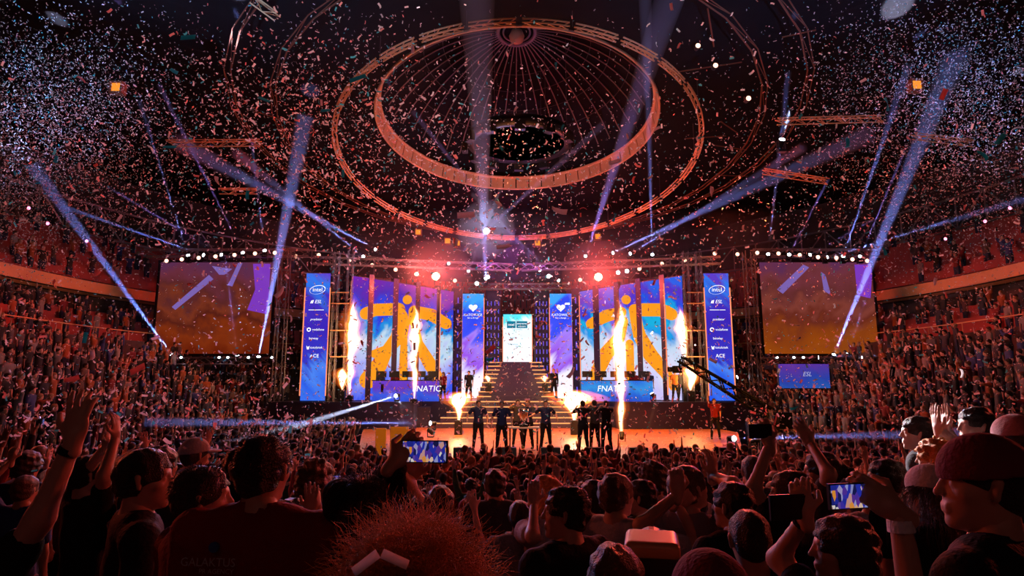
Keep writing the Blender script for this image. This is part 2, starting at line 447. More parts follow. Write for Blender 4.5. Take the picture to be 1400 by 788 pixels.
# right and left wings of the upper deck
stair = thing('stage_stairs', 'central illuminated staircase rising to the middle screen', 'stairs', (0.2, 36, 1.2))
for i in range(5):         # wide lower steps
    z = .28*(i+1); y = -1.8+i*.36; wd = 9.0-.6*i
    b = MB(); b.box((.1, (y+.47)/2, z/2-.0), (wd, .47-y, z)); stp = b.build('step', M['stair'], stair)
    b = MB(); b.box((.1, y-.01, z-.03), (wd, .02, .05)); b.build('nosing_light', M['stair_light'], stp)
for i in range(9):         # upper flight with wide side wings
    z = 1.4+.27*(i+1); y = .6+i*.62; wd = 4.6-.14*i
    b = MB(); b.box((.05, y+.31+.3, (z+1.4)/2), (wd, .62+.6, z-1.4)); stp = b.build('step', M['stair'], stair)
    for s in (-1, 1):
        b = MB(); b.box((.05+s*(wd/2-.42), y-.01, z-.03), (.84, .02, .05)); b.build('nosing_light', M['stair_light'], stp)
for s in (-1, 1):
    b = MB(); b.box((.1+s*5.3, -1.0, .55), (1.0, .5, 1.1)); b.build('stair_cheek', M['fascia'], stair)

# ---- LED art shader
def led_art(name, cols, strength=1.0, scale=.35, diag=1.0, seed=0.0, zr=(2.9, 9.8), iso=0):
    m = bpy.data.materials.new(name); m.use_nodes = True; n = m.node_tree.nodes; l = m.node_tree.links; n.clear()
    out = n.new('ShaderNodeOutputMaterial'); e = n.new('ShaderNodeEmission'); l.new(e.outputs[0], out.inputs[0]); e.inputs[1].default_value = strength
    tc = n.new('ShaderNodeTexCoord'); sep = n.new('ShaderNodeSeparateXYZ'); l.new(tc.outputs['Object'], sep.inputs[0])
    mr = n.new('ShaderNodeMapRange'); mr.inputs['From Min'].default_value = zr[0]; mr.inputs['From Max'].default_value = zr[1]; l.new(sep.outputs['Z'], mr.inputs['Value'])
    mp = n.new('ShaderNodeMapping'); mp.inputs['Location'].default_value = (seed, seed*.7, 0); mp.inputs['Scale'].default_value = (scale*3.2, 1, scale*.6) if not iso else (iso, 1, iso*.8)
    mr_ = n.new('ShaderNodeMapping'); mr_.inputs['Rotation'].default_value = (0, R(40*diag), 0); l.new(tc.outputs['Object'], mr_.inputs[0]); l.new(mr_.outputs[0], mp.inputs[0])
    nz = n.new('ShaderNodeTexNoise'); nz.inputs['Scale'].default_value = 1.0; nz.inputs['Detail'].default_value = 3 if not iso else 8; l.new(mp.outputs[0], nz.inputs['Vector'])
    ms = n.new('ShaderNodeMath'); ms.operation = 'MULTIPLY_ADD'; ms.inputs[1].default_value = .8; ms.inputs[2].default_value = -.4; l.new(nz.outputs['Fac'], ms.inputs[0])
    ad = n.new('ShaderNodeMath'); ad.operation = 'ADD'; l.new(ms.outputs[0], ad.inputs[0]); l.new(mr.outputs[0], ad.inputs[1])
    cr = n.new('ShaderNodeValToRGB'); cr.color_ramp.interpolation = 'LINEAR'
    el = cr.color_ramp.elements
    while len(el) > 1: el.remove(el[0])
    el[0].position = cols[0][0]; el[0].color = (*cols[0][1], 1)
    for p_, c in cols[1:]: x = el.new(p_); x.color = (*c, 1)
    l.new(ad.outputs[0], cr.inputs[0]); l.new(cr.outputs[0], e.inputs[0]); return m
ART = [(0, (.05,.10,.85)), (.10, (.18,.22,.9)), (.26, (.5,.52,.92)), (.46, (.55,.72,.88)), (.56, (.02,.30,.75)), (.68, (.03,.06,.75)), (.85, (.10,.03,.45)), (1.0, (.16,.02,.42))]
ARTR = [(0, (.6,.55,.95)), (.2, (.72,.72,.95)), (.42, (.55,.7,.9)), (.54, (.02,.30,.8)), (.66, (.01,.45,.75)), (.76, (.02,.08,.75)), (.88, (.10,.03,.55)), (1.0, (.02,.12,.8))]
BAN = [(0, (.02,.10,.85)), (.22, (.08,.25,.95)), (.3, (.04,.04,.6)), (.55, (.05,.02,.5)), (.75, (.06,.03,.55)), (.9, (.03,.2,.9)), (1, (.12,.05,.6))]
HEA = [(0, (.95,.85,.95)), (.22, (.85,.8,.98)), (.36, (.30,.08,.75)), (.5, (.35,.2,.85)), (.58, (.05,.08,.85)), (.8, (.03,.06,.8)), (.95, (.05,.35,.9))]
M['artL'] = led_art('led_art_left', ART, 1.0, seed=.4, diag=-1)
M['artR'] = led_art('led_art_right', ARTR, 1.0, seed=2.3, diag=1)
M['artB'] = led_art('led_banner', BAN, .95, seed=1.1, diag=1)
M['artH'] = led_art('led_heart', HEA, 1.15, seed=4.1, diag=-1)

ZT = 9.68
def quad(P0, P1, z0, z1, th, m, name, parent, off=0.0, nrm=None):
    """upright slab from plan point P0 to P1, front face towards the camera side; world coords relative to parent"""
    d = (Vector((*P1,0))-Vector((*P0,0))); nn = Vector((d.y, -d.x, 0)).normalized()
    if nn.y > 0: nn = -nn
    o = Vector((*P0,0))
    vs = []
    for q in (P0, P1):
        for k in (off, off-th):
            for z in (z0, z1): vs.append(Vector((q[0], q[1], z))+nn*k - parent.location)
    return obj(name, vs, [(0,1,5,4),(2,6,7,3),(0,4,6,2),(1,3,7,5),(0,2,3,1),(4,5,7,6)], m, parent)

def xat(px, Y, z):  # world x at pixel column for a given Y and height
    D = Y*math.cos(TH)+(z-CAM.z)*math.sin(TH); return (px-700)/FPX*D
# wing lines: inner end (px 620, Y 41.5) -> outer end (px 478, Y 35)
WL = ((xat(622, 41.2, 7), 41.2), (xat(477, 35.0, 7), 35.0))
WR = ((xat(791, 41.2, 7), 41.2), (xat(937, 35.0, 7), 35.0))
def wing_at(W, px):
    """plan point on the wing line seen at pixel column px"""
    (x0, y0), (x1, y1) = W; lo, hi = -.3, 1.4
    f = lambda t: (x0+(x1-x0)*t)/((y0+(y1-y0)*t)*math.cos(TH)+3.6*math.sin(TH))*FPX+700-px
    for _ in range(50):
        m_ = (lo+hi)/2
        if (f(lo) > 0) == (f(m_) > 0): lo = m_
        else: hi = m_
    return (x0+(x1-x0)*lo, y0+(y1-y0)*lo), lo
def led_frame(t, A, B, z0, z1, ed=(1,1)):
    quad(A, B, z0-.06, z1+.06, .25, M['black'], 'panel_case', t, off=-.02)
    ax = (Vector((*B,0))-Vector((*A,0))).normalized()
    for q, s in ((A, -1), (B, 1)):
        if (s == -1 and not ed[0]) or (s == 1 and not ed[1]): continue
        p = Vector((*q,0))+ax*.03*s
        nn = Vector((ax.y, -ax.x, 0)); nn = nn if nn.y < 0 else -nn
        b = MB(); c = p+nn*.03-t.location; b.box((c.x, c.y, (z0+z1)/2), (.05, .05, (z1-z0)*.92)); b.build('edge_light', M['strip'], t)
PAN = {}
for side, W, cols, mt in (('left', WL, ((478,503),(509,537),(543,568),(573,597),(601,620)), 'artL'),
                          ('right', WR, ((793,812),(819,841),(847,871),(877,904),(910,935)), 'artR')):
    order = ['outermost', 'second from the outside', 'middle', 'second from the inside', 'innermost']
    if side == 'right': order = order[::-1]
    for (a, c), w_ in zip(cols, order):
        A, ta = wing_at(W, a+.6); B, tb = wing_at(W, c-.6)
        t = thing('led_screen', 'LED screen, %s of five in the %s wing, blue with orange emblem' % (w_, side), 'screen', (0,0,0), 0, 'LED screens of the %s wing' % side)
        quad(A, B, 2.65, ZT, .03, M[mt], 'screen_face', t); led_frame(t, A, B, 2.65, ZT, (w_ == 'innermost' or w_ == 'outermost', 0))
        PAN.setdefault(side, []).append((t, ta, tb, A, B))
    gaps = [(503,509),(537,543),(568,573),(597,601),(621,631)] if side == 'left' else [(783,792),(812,819),(841,847),(871,877),(904,910)]
    for gi, (a, c) in enumerate(gaps):
        A, _ = wing_at(W, a-.4); B, _ = wing_at(W, c+.4)
        t = thing('stage_column', 'black column between LED screens of the %s wing, %s from the left' % (side, ('first','second','third','fourth','fifth')[gi]), 'column')
        cc = quad(A, B, 2.6, ZT+.25, .30, M['fascia'], 'column_case', t, off=.02)
        mid = (Vector((*A,0))+Vector((*B,0)))/2
        for k in range(9 if a in (621, 783) else 0):
            b = MB(); b.box((mid.x, mid.y-.10, 3.2+k*.74), (.07, .04, .22 if k % 2 else .4)); b.build('pixel_light', M['lens_blue'] if 'lens_blue' in M else M.setdefault('lens_blue', emat('pixel_blue', (.16,.12,1), .9)), cc)
# emblem on the wing: strokes in (px, py) of the wing plane mapped to (t, z)
def zat(py, Y, x=0):
    u = (394-py)/FPX; f = math.cos(TH)-u*math.sin(TH); z = math.sin(TH)+u*math.cos(TH); return CAM.z+z*Y/f
def stroke(pts, wds):
    """convex quads + discs along a polyline, pixel space"""
    out = []
    for i in range(len(pts)-1):
        (x0,y0),(x1,y1) = pts[i], pts[i+1]; L = math.hypot(x1-x0, y1-y0); nx, ny = -(y1-y0)/L, (x1-x0)/L
        a, b = wds[i]/2, wds[i+1]/2
        out.append([(x0+nx*a,y0+ny*a),(x1+nx*b,y1+ny*b),(x1-nx*b,y1-ny*b),(x0-nx*a,y0-ny*a)])
    for (x, y), wd in zip(pts, wds):
        out.append([(x+wd/2*math.cos(2*math.pi*k/14), y+wd/2*math.sin(2*math.pi*k/14)) for k in range(14)])
    return out
def clipx(poly, x, keep_right):
    out = []
    for i in range(len(poly)):
        a, b = poly[i], poly[(i+1)%len(poly)]
        ia, ib = (a[0] >= x) == keep_right, (b[0] >= x) == keep_right
        if ia: out.append(a)
        if ia != ib:
            t = (x-a[0])/(b[0]-a[0]); out.append((x, a[1]+(b[1]-a[1])*t))
    return out
def clipy(poly, y):
    s = [(b, a) for a, b in poly]; s = clipx(s, y, False); return [(b, a) for a, b in s]
EMB_L = [stroke([(500,429),(512,424),(545,423)], [17,17,17]), stroke([(545,424),(549,434),(544,462),(530,480),(514,484)], [14,18,19,16,12]),
         stroke([(532,478),(520,500),(506,520)], [14,22,24]), stroke([(556,440),(553,460),(553,530)], [9,9,13]),
         stroke([(556,410),(556.1,410.1)], [13,13]), stroke([(563,440),(566,426),(590,431),(610,443)], [10,16,17,15]),
         stroke([(566,440),(572,470),(590,500),(600,516),(602,540)], [10,14,18,14,12])]
EMB_R = [stroke([(808,443),(830,432),(850,427)], [14,17,14]), stroke([(857,410),(857.1,410.1)], [13,13]),
         stroke([(852,440),(846,462),(826,486),(815,510),(812,540)], [14,16,20,18,12]), stroke([(860,470),(860,540)], [11,11]),
         stroke([(872,445),(868,424),(880,424),(905,424),(918,430)], [14,16,18,18,17]), stroke([(868,432),(874,460),(888,486),(906,508),(918,530)], [14,18,20,17,12])]
for side, W, emb in (('left', WL, EMB_L), ('right', WR, EMB_R)):
    for (t, ta, tb, A, B), (x0, x1) in zip(PAN[side], ((478,503),(509,537),(543,568),(573,597),(601,620)) if side == 'left' else ((793,812),(819,841),(847,871),(877,904),(910,935))):
        vs, fs = [], []
        lim = 534 if side == 'left' else 534
        for k, part in enumerate(emb):
            for poly in part:
                q = clipy(clipx(clipx(poly, x0+.6, True), x1-.6, False), lim)
                if len(q) < 3: continue
                b0 = len(vs)
                for (px, py) in q:
                    (wx, wy), _ = wing_at(W, px); vs.append(Vector((wx, wy-.035-.0015*k, zat(py, wy))))
                fs.append(tuple(range(b0, len(vs))))
        if vs: obj('emblem_print', vs, fs, M['emblem'], t)

# heart panels
for side, (a, c) in (('left', (632,661)), ('right', (752,782))):
    Y = 42.0; A, B = (xat(a, Y, 7), Y), (xat(c, Y, 7), Y)
    t = thing('led_screen', 'narrow LED screen with white heart near the stairs, %s one' % side, 'screen')
    quad(A, B, 2.65, ZT, .03, M['artH'], 'screen_face', t); led_frame(t, A, B, 2.65, ZT)
    cx = (A[0]+B[0])/2; zc = zat(421, Y)
    hv = []
    for k in range(28):
        u = 2*math.pi*k/28
        hv.append((cx+.30*(math.sin(u)**3), Y-.05, zc+.022*(13*math.cos(u)-5*math.cos(2*u)-2*math.cos(3*u)-math.cos(4*u))*.8))
    obj('heart_print', hv, [tuple(range(28))], M['white_led'], t)
    text('lettering', 'KATOWICE', .24, (cx, Y-.05, zat(431, Y)), (R(90),0,0), M['white_led'], t)
    text('lettering', 'for a change', .15, (cx, Y-.05, zat(435, Y)), (R(90),0,0), M['white_led'], t)
# blue lit truss columns either side of the centre screen
for side, (a, c) in (('left', (664,684)), ('right', (731,750))):
    t = thing('light_column', 'dark column with blue pixel lights %s of the centre screen' % side, 'column')
    Y = 43.2; A, B = (xat(a, Y, 7), Y), (xat(c, Y, 7), Y)
    cc = quad(A, B, 2.6, ZT+.4, .4, M['fascia'], 'column_case', t)
    for k in range(4):
        for j in range(12):
            x = A[0]+(B[0]-A[0])*(k+.5)/4; b = MB(); b.box((x, Y-.03, 3.0+j*.56), (.05, .03, .3)); b.build('pixel_light', M['lens_blue'], cc)
# centre screen
Y = 44.0; A, B = (xat(688, Y, 7), Y), (xat(727, Y, 7), Y)
t = thing('led_screen', 'bright white portrait screen with cyan title bars above the stairs', 'screen')
M['artC'] = led_art('led_centre', [(0,(.95,.85,.95)),(.3,(.9,.93,1)),(.6,(.75,.9,1)),(.82,(.8,.93,1)),(.92,(.1,.75,.85)),(1,(.1,.7,.85))], 1.25, seed=.9, scale=.6, zr=(5.0, 8.55))
z0, z1 = zat(497, Y), zat(430, Y)
quad(A, B, z0, z1, .03, M['artC'], 'screen_face', t); led_frame(t, A, B, z0, z1)
cx = (A[0]+B[0])/2; teal = emat('led_teal', (.01,.22,.36), .9)
for i, (l_, r_, s) in enumerate(((693, 705, 'intel'), (706, 721, 'extreme'))):
    x0, x1 = xat(l_, Y, 7), xat(r_, Y, 7); za, zb = zat(449, Y), zat(439.5, Y)
    obj('title_bar', [(x0,Y-.045,za),(x1,Y-.045,za),(x1,Y-.045,zb),(x0,Y-.045,zb)], [(0,1,2,3)], teal, t)
    text('lettering', s, .20 if i else .26, ((x0+x1)/2, Y-.055, (za+zb)/2+(.08 if i else 0)), (R(90),0,0), M['white_led'], t)
text('lettering', 'masters', .17, ((xat(706,Y,7)+xat(721,Y,7))/2, Y-.055, zat(446.5, Y)), (R(90),0,0), M['white_led'], t)
text('lettering', 'KATOWICE', .13, (cx, Y-.055, zat(451, Y)), (R(90),0,0), teal, t)
for i, (x_, y_, s) in enumerate(((704,462,'world'), (702,471,'champions'), (707,474,'2018'))):
    text('lettering', s, .14, (xat(x_, Y, 7), Y-.055, zat(y_, Y)), (R(90),0,0), teal, t)

# sponsor banners
def banner(side, a, c, Yb):
    t = thing('led_banner', 'tall blue LED banner of white sponsor marks at the %s end of stage' % side, 'banner')
    A, B = (xat(a, Yb, 7), Yb), (xat(c, Yb, 7), Yb)
    zt = zat(374, Yb); z0 = 2.66
    quad(A, B, z0, zt, .03, M['artB'], 'screen_face', t); led_frame(t, A, B, z0, zt-.55)
    cx = (A[0]+B[0])/2; f = -.05; W_ = M['white_led']; S = (B[0]-A[0])/1.5
    def tx(s, py, sz, dx=0, shear=0): text('lettering', s, sz*S, (cx+dx*S, Yb+f, zat(py, Yb)), (R(90),0,0), W_, t, shear)
    # ring round the first word
    vs, fs = [], []; zc = zat(396.5, Yb)
    for k in range(36):
        u = 2*math.pi*k/36; wv = .75+.5*math.cos(u-1.0)
        for r_ in (1, 1-.10*wv): vs.append((cx+.50*S*r_*math.cos(u), Yb+f, zc+.28*S*r_*math.sin(u)+.06*S*math.cos(u)))
    for k in range(35): fs.append((2*k, 2*k+1, 2*k+3, 2*k+2))
    obj('logo_ring', vs, fs, W_, t)
    tx('intel', 396.5, .36)
    tx('ESL', 413, .30, .06, .3)
    obj('logo_mark', [(cx-.42*S, Yb+f, zat(415,Yb)), (cx-.25*S, Yb+f, zat(415,Yb)), (cx-.2*S, Yb+f, zat(410.5,Yb)), (cx-.36*S, Yb+f, zat(411.5,Yb))], [(0,1,2,3)], W_, t)
    x0, x1 = cx-.5*S, cx+.45*S; za = zat(424.5, Yb)
    obj('rule_line', [(x0,Yb+f,za),(x1,Yb+f,za),(x1,Yb+f,za+.03),(x0,Yb+f,za+.03)], [(0,1,2,3)], W_, t)
    tx('predator', 437, .20, 0, .3)
    vs, fs = [], []; zc = zat(451, Yb)
    for k in range(20):
        u = 2*math.pi*k/20
        for r_ in (.13, .07): vs.append((cx-.42*S+r_*S*math.cos(u), Yb+f, zc+r_*S*math.sin(u)))
    for k in range(20): fs.append((2*k, 2*k+1, (2*k+3)%40, (2*k+2)%40))
    obj('logo_mark', vs, fs, W_, t)
    tx('vodafone', 451, .20, .16); tx('betway', 463, .20, -.1); tx('totolotek', 475.5, .20, .1)
    v = [(cx-.48*S, 478), (cx-.36*S, 478), (cx-.32*S, 473), (cx-.42*S, 475), (cx-.52*S, 473)]
    obj('logo_mark', [(x, Yb+f, zat(y, Yb)) for x, y in v], [tuple(range(5))], W_, t)
    tx('ACE', 487, .30)
banner('left', 416, 449, 34.0); banner('right', 965, 999, 34.0)
# front truss towers beside the banners
for side, pxs in (('left', (455, 474)), ('right', (943, 961))):
    for k, px in enumerate(pxs):
        for yy, nm in ((34.6, 'front'), (36.2, 'rear')):
            x = xat(px, yy, 5); truss('truss_tower', (x, yy, 2.6), (x, yy, 11.0), 'upright %s truss tower by the %s banner, %s of the pair' % (nm, side, ('left', 'right')[k]), w=.28, r=.022, n=12)
    t = thing('tower_crossbars', 'horizontal orange lit bars linking the truss towers on the %s' % side, 'bars', (0,0,0))
    for py in (400, 415, 452, 488):
        z = zat(py, 34.4); bar('crossbar', (xat(pxs[0]-4, 34.4, z), 34.4, z), (xat(pxs[1]+3, 34.4, z), 34.4, z), .035, M['ledge'], t)
# top trusses carrying the lamps
truss('front_truss', P(428, 356, 35), P(700, 366, 39.5), 'long horizontal lamp truss above the left stage wing', w=.4)
truss('front_truss', P(985, 356, 35), P(712, 366, 39.5), 'long horizontal lamp truss above the right stage wing', w=.4)
truss('front_truss', P(640, 392, 42.5), P(780, 392, 42.5), 'short truss behind, over the centre screen', w=.35)

# side projection screens
M['scrL'] = led_art('side_screen_left', [(0,(.20,.018,.004)),(.25,(.34,.045,.008)),(.4,(.14,.02,.012)),(.5,(.30,.05,.02)),(.62,(.16,.03,.03)),(.8,(.22,.04,.07)),(1,(.16,.04,.12))], .6, seed=6.2, scale=.9, diag=.8, zr=(5,11), iso=.8)
M['scrR'] = led_art('side_screen_right', [(0,(.50,.10,.006)),(.25,(.38,.07,.01)),(.4,(.22,.035,.02)),(.5,(.34,.07,.05)),(.62,(.2,.04,.04)),(.8,(.26,.05,.07)),(1,(.16,.04,.14))], .6, seed=9.2, scale=.9, diag=-.8, zr=(5,11), iso=.8)
violet = emat('screen_violet', (.20,.04,.50), 1.0); figure = emat('screen_figure', (.30,.13,.10), 1.0); streak = emat('screen_streak', (.20,.12,.42), 1.0)
for side, px0, px1, Ys, mt in (('left', 215, 372, 35.5, 'scrL'), ('right', 1041, 1196, 35.5, 'scrR')):
    t = thing('projection_screen', 'large hanging %s side screen with dim orange and violet picture' % side, 'screen')
    z0, z1 = zat(484, Ys), zat(359, Ys); x0, x1 = xat(px0, Ys, 8), xat(px1, Ys, 8)
    inn = 1 if side == 'left' else -1
    A, B = (x0, Ys), (x1, Ys)
    quad(A, B, z0, z1, .05, M[mt], 'screen_face', t)
    if side == 'left':
        pv = [(346,361),(370,361),(366,430),(338,424),(349,396)]; pst = [[(235,420),(240,424),(292,382),(286,376)], [(300,376),(307,376),(318,368),(290,364)], [(326,360),(332,360),(318,392),(312,390)]]
    else:
        pv = [(1168,362),(1193,362),(1190,408),(1172,404)]; pst = [[(1062,396),(1070,402),(1106,366),(1098,362)], [(1122,372),(1128,376),(1136,404),(1126,398)]]
    def face(nm, poly, m_, k): obj(nm, [(xat(a, Ys, zat(b_, Ys)), Ys-.01*k, zat(b_, Ys)) for a, b_ in poly], [tuple(range(len(poly)))], m_, t)
    face('violet_picture_area', pv, violet, 1)
    for k, q in enumerate(pst): face('picture_streak', q, streak, 2+k)
    # frame
    for (u0, v0, u1, v1) in ((x0-.12, z0-.12, x1+.12, z0), (x0-.12, z1, x1+.12, z1+.12), (x0-.12, z0, x0, z1), (x1, z0, x1+.12, z1)):
        b = MB(); b.box(((u0+u1)/2, Ys, (v0+v1)/2), (u1-u0, .14, v1-v0)); b.build('frame_bar', M['black'], t)
    truss('screen_truss', (x0-.6, Ys-.6, z1+.42), (x1+2.2*inn if side == 'left' else x1+.6, Ys-.6, z1+.42), 'lamp truss over the %s side screen' % side, w=.4)
    truss('floor_lamp_truss', (x0-.6, Ys-1.0, z0-.45), (x1+.4, Ys-1.0, z0-.45), 'low truss of beam lamps under the %s side screen' % side, w=.35)
    xe = x1+.7 if side == 'left' else x0-.7
    truss('truss_tower', (xe, Ys-.3, 0.0), (xe, Ys-.3, z1+.6), 'tall truss tower at the inner edge of the %s side screen' % side, w=.5, r=.03)
# small screen low right
t = thing('led_screen', 'small low blue and violet LED screen right of the stage', 'screen'); Ys = 30.5
M['artS'] = led_art('led_small', [(0,(.02,.15,.5)),(.4,(.03,.06,.45)),(.7,(.12,.04,.4)),(1,(.2,.05,.4))], .8, seed=3.3, scale=.4, diag=1, zr=(3,5))
quad((xat(1066,Ys,4),Ys), (xat(1134,Ys,4),Ys), zat(531,Ys), zat(498,Ys), .1, M['artS'], 'screen_face', t)
quad((xat(1065,Ys,4),Ys+.1), (xat(1135,Ys,4),Ys+.1), zat(532,Ys), zat(497,Ys), .1, M['black'], 'panel_case', t)
text('lettering', 'ESL', .30, (xat(1103,Ys,4), Ys-.02, zat(512,Ys)), (R(90),0,0), emat('led_dim_white', (.6,.6,.9), .7), t, .3)

# player booths
M['booth'] = led_art('booth_led', [(0,(.03,.05,.6)),(.35,(.05,.12,.85)),(.6,(.15,.05,.6)),(1,(.2,.06,.7))], .85, seed=7.3, scale=.5, diag=.6, zr=(2.3,4))
M['boothR'] = led_art('booth_led_right', [(0,(.05,.05,.55)),(.35,(.03,.15,.8)),(.6,(.05,.35,.9)),(1,(.03,.1,.8))], .85, seed=5.3, scale=.5, diag=.6, zr=(2.3,4))
for side, a, c, mt in (('left', 509, 600, 'booth'), ('right', 795, 893, 'boothR')):
    Yb = 35.0; z0, z1 = 2.6, zat(520, Yb); x0, x1 = xat(a, Yb, 3), xat(c, Yb, 3)
    t = thing('player_desk', 'long %s player desk with a glowing blue front and team lettering' % side, 'desk')
    quad((x0,Yb), (x1,Yb), z0, z1-.04, .08, M[mt], 'desk_front', t)
    b = MB(); b.box(((x0+x1)/2, Yb+.45, z1-.02), (x1-x0+.1, 1.0, .05)); b.build('desk_top', M['black'], t)
    for s in (0, 1):
        b = MB(); b.box((x0+.05+s*(x1-x0-.1), Yb+.5, (z0+z1)/2), (.06, .8, z1-z0-.06)); b.build('desk_side', M['black'], t)
    text('lettering', 'FNATIC', .46, (xat(583 if side == 'left' else 836, Yb, 3), Yb-.02, zat(532, Yb)), (R(90),0,0), M['white_led'], t, .15)
    for k in range(5):
        x = x0+(x1-x0)*(k+.5)/5
        mo = thing('monitor', 'black computer monitor on the %s player desk, %s from the left' % (side, ('first','second','third','fourth','fifth')[k]), 'monitor', (x, Yb+.45, z1+.005))
        b = MB(); b.box((0, 0, .33), (.58, .04, .34)); b.build('monitor_screen', M['black'], mo)
        b = MB(); b.box((0, .04, .1), (.05, .04, .2)); b.box((0, .04, .01), (.26, .2, .02)); b.build('monitor_stand', M['black'], mo)

# jib camera crane, black silhouette
p0, p1 = P(930, 491, 27), P(1052, 566, 24)
j = thing('camera_crane', 'long black camera jib reaching over the stage from the right', 'crane', p1)
O = p1
a, b_ = p0-O, Vector((0,0,0)); d = (b_-a).normalized(); sidev = Vector((.0, 1, 0)); up = d.cross(sidev).normalized()
for i, jj in ((-1,-1),(1,-1),(1,1),(-1,1)):
    o_ = sidev*.13*i+up*.13*jj; bar('boom_rail', a+o_, b_+o_*1.6, .048, M['matte'], j)
n = 13
for k in range(n):
    q0, q1 = a+(b_-a)*(k/n), a+(b_-a)*((k+1)/n)
    for s in (-1, 1): bar('boom_brace', q0+sidev*.13*s+up*.13*(-1)**k, q1+sidev*.13*s-up*.13*(-1)**k, .034, M['matte'], j, 4)
hd = a+Vector((-.05, 0, -.15)); b = MB(); b.box((hd.x-.1, hd.y, hd.z-.3), (.35, .3, .3)); b.box((hd.x-.38, hd.y, hd.z-.3), (.24, .2, .2)); b.build('camera_head', M['matte'], j)
bar('head_post', a, hd+Vector((0,0,-.2)), .04, M['matte'], j)
for s in (-1, 1): bar('stand_leg', (.2, 0, -.3), (.2+.9*s, .5, -O.z+.02), .06, M['matte'], j)
bar('stand_leg', (.2, 0, -.3), (.2, -1.0, -O.z+.02), .06, M['matte'], j)
b = MB(); b.box((.5, 0, -.25), (.5, .5, .6)); b.build('counterweight', M['matte'], j)

# small trophy table centre stage
t = thing('trophy_table', 'small white table centre stage between the players', 'table', (xat(716,22.4,1.5), 22.4, 1.2))
b = MB(); b.box((0,0,.78), (1.1,.5,.05)); b.build('table_top', mat('table_white', (.6,.6,.62), .4), t)
for sx in (-.48,.48):
    for sy in (-.18,.18): b = MB(); b.cyl((sx,sy,0), (sx,sy,.76), .025, n=8); b.build('leg', M['black'], t)
t = thing('trophy', 'silver trophy cup standing on the small white stage table', 'trophy', (xat(716,22.4,1.5), 22.4, 2.005))
b = MB(); b.lathe([(.14,0),(.14,.08),(.05,.12),(.04,.22),(.13,.32),(.17,.5),(.18,.62),(.16,.62),(.14,.4),(.03,.3)], n=20); b.build('cup', mat('silver', (.75,.75,.78), .2, 1), t, True)
b = MB(); b.box((0,0,.04), (.3,.3,.08)); b.build('plinth', M['black'], t)

# stage-front monitors and barrier
for k in range(9):
    x = -4.3+k*1.38
    w_ = thing('wedge_monitor', 'black wedge stage monitor on the front stage edge, number %s from the left' % ('one','two','three','four','five','six','seven','eight','nine')[k], 'speaker', (x, 20.2, 1.2), 0, 'stage edge monitors')
    b = MB(); b.add([(-.3,-.2,0),(.3,-.2,0),(.3,.25,0),(-.3,.25,0),(-.3,-.1,.3),(.3,-.1,.3),(.3,.02,.32),(-.3,.02,.32)], [(0,3,2,1),(4,5,6,7),(0,1,5,4),(2,3,7,6),(0,4,7,3),(1,2,6,5)]); b.build('cabinet', M['black'], w_)
    b = MB(); b.add([(-.26,.235,.03),(.26,.235,.03),(.26,.05,.29),(-.26,.05,.29)], [(0,1,2,3)]); b.build('grille', M['steel'], w_)
# orange banners left front of the stage, a glow put into their material
for k, (a, c, y0, y1) in enumerate(((513, 527, 586, 608), (533, 557, 584, 606))):
    Yb = 19.0
    t = thing('barrier_banner', 'small orange lit banner on the crowd barrier left of stage, %s one' % ('narrow','wide')[k], 'banner')
    quad((xat(a,Yb,1.5),Yb), (xat(c,Yb,1.5),Yb), 0, zat(y0,Yb), .06, mat('orange_banner', (.8,.3,.03), .5, em=(1,.25,.01), es=.25), 'banner_face', t)
    bar('post', (xat(a,Yb,1.5), Yb+.1, 0), (xat(a,Yb,1.5), Yb+.1, zat(y0,Yb)), .03, M['black'], t)
# ------------------------------------------------------------------ lamps with beams
M['haze'] = volmat('haze_in_beam', (.9,.92,1), .12, g=0.0)
M['haze_thin'] = volmat('lamp_bloom_haze', (1,.9,.9), .03)
def lamp_body(t, d, s, lens):
    """moving head: base, yoke, head pointing along d, lens"""
    b = MB(); b.box((0,0,.05*s), (.32*s,.26*s,.1*s)); b.build('base', M['black'], t)
    U_ = [(-.19,.48),(-.19,.09),(.19,.09),(.19,.48),(.155,.48),(.155,.125),(-.155,.125),(-.155,.48)]
    b = MB(); b.add([(x*s,y*s,z*s) for y in (-.05,.05) for x,z in U_], [(0,1,6,7),(1,2,5,6),(2,3,4,5),(8,15,14,9),(9,14,13,10),(10,13,12,11)]+[(i,8+i,8+(i+1)%8,(i+1)%8) for i in range(8)]); b.build('yoke', M['black'], t)
    c = Vector((0,0,.40*s)); d = Vector(d).normalized()
    b = MB(); b.cyl(c-d*.18*s, c+d*.17*s, .12*s, .145*s, 14); hd_ = b.build('head', M['black'], t)
    b = MB(); b.cyl(c+d*.17*s, c+d*.185*s, .12*s, .12*s, 14); b.build('lens', lens, hd_)
    return c
def beam(name, a, e, half, color, power, label, s=1.0, vis=True, lens=None, dens=None, length=None):
    a, e = Vector(a), Vector(e); d = (e-a).normalized(); L = length or (e-a).length*1.45
    t = thing(name, label, 'lamp', a-Vector((0,0,.40*s)))
    c = lamp_body(t, d, s, lens or M['lens_white'])
    ap = c+d*.2*s
    sp = lamp('beam_source', 'SPOT', (0,0,0), None, power*16*max(1, (R(1.4)/half))**.8, color, .04, math.degrees(half)*2, .55)
    sp.parent = t; sp.location = ap; sp.rotation_euler = d.to_track_quat('-Z','Y').to_euler()
    b = MB(); b.cyl(ap+d*.02, ap+d*L, .05*s, .05*s+L*math.tan(half), 20); b.build('light_beam', M[dens or 'haze'], t)
    return t
BC = (.22,.30,1.0); BW = (.62,.68,1.0); BV = (.36,.26,1.0)
YF = 39.0; YT = 39.2
def A_(px, py, Y): return P(px, py, Y)
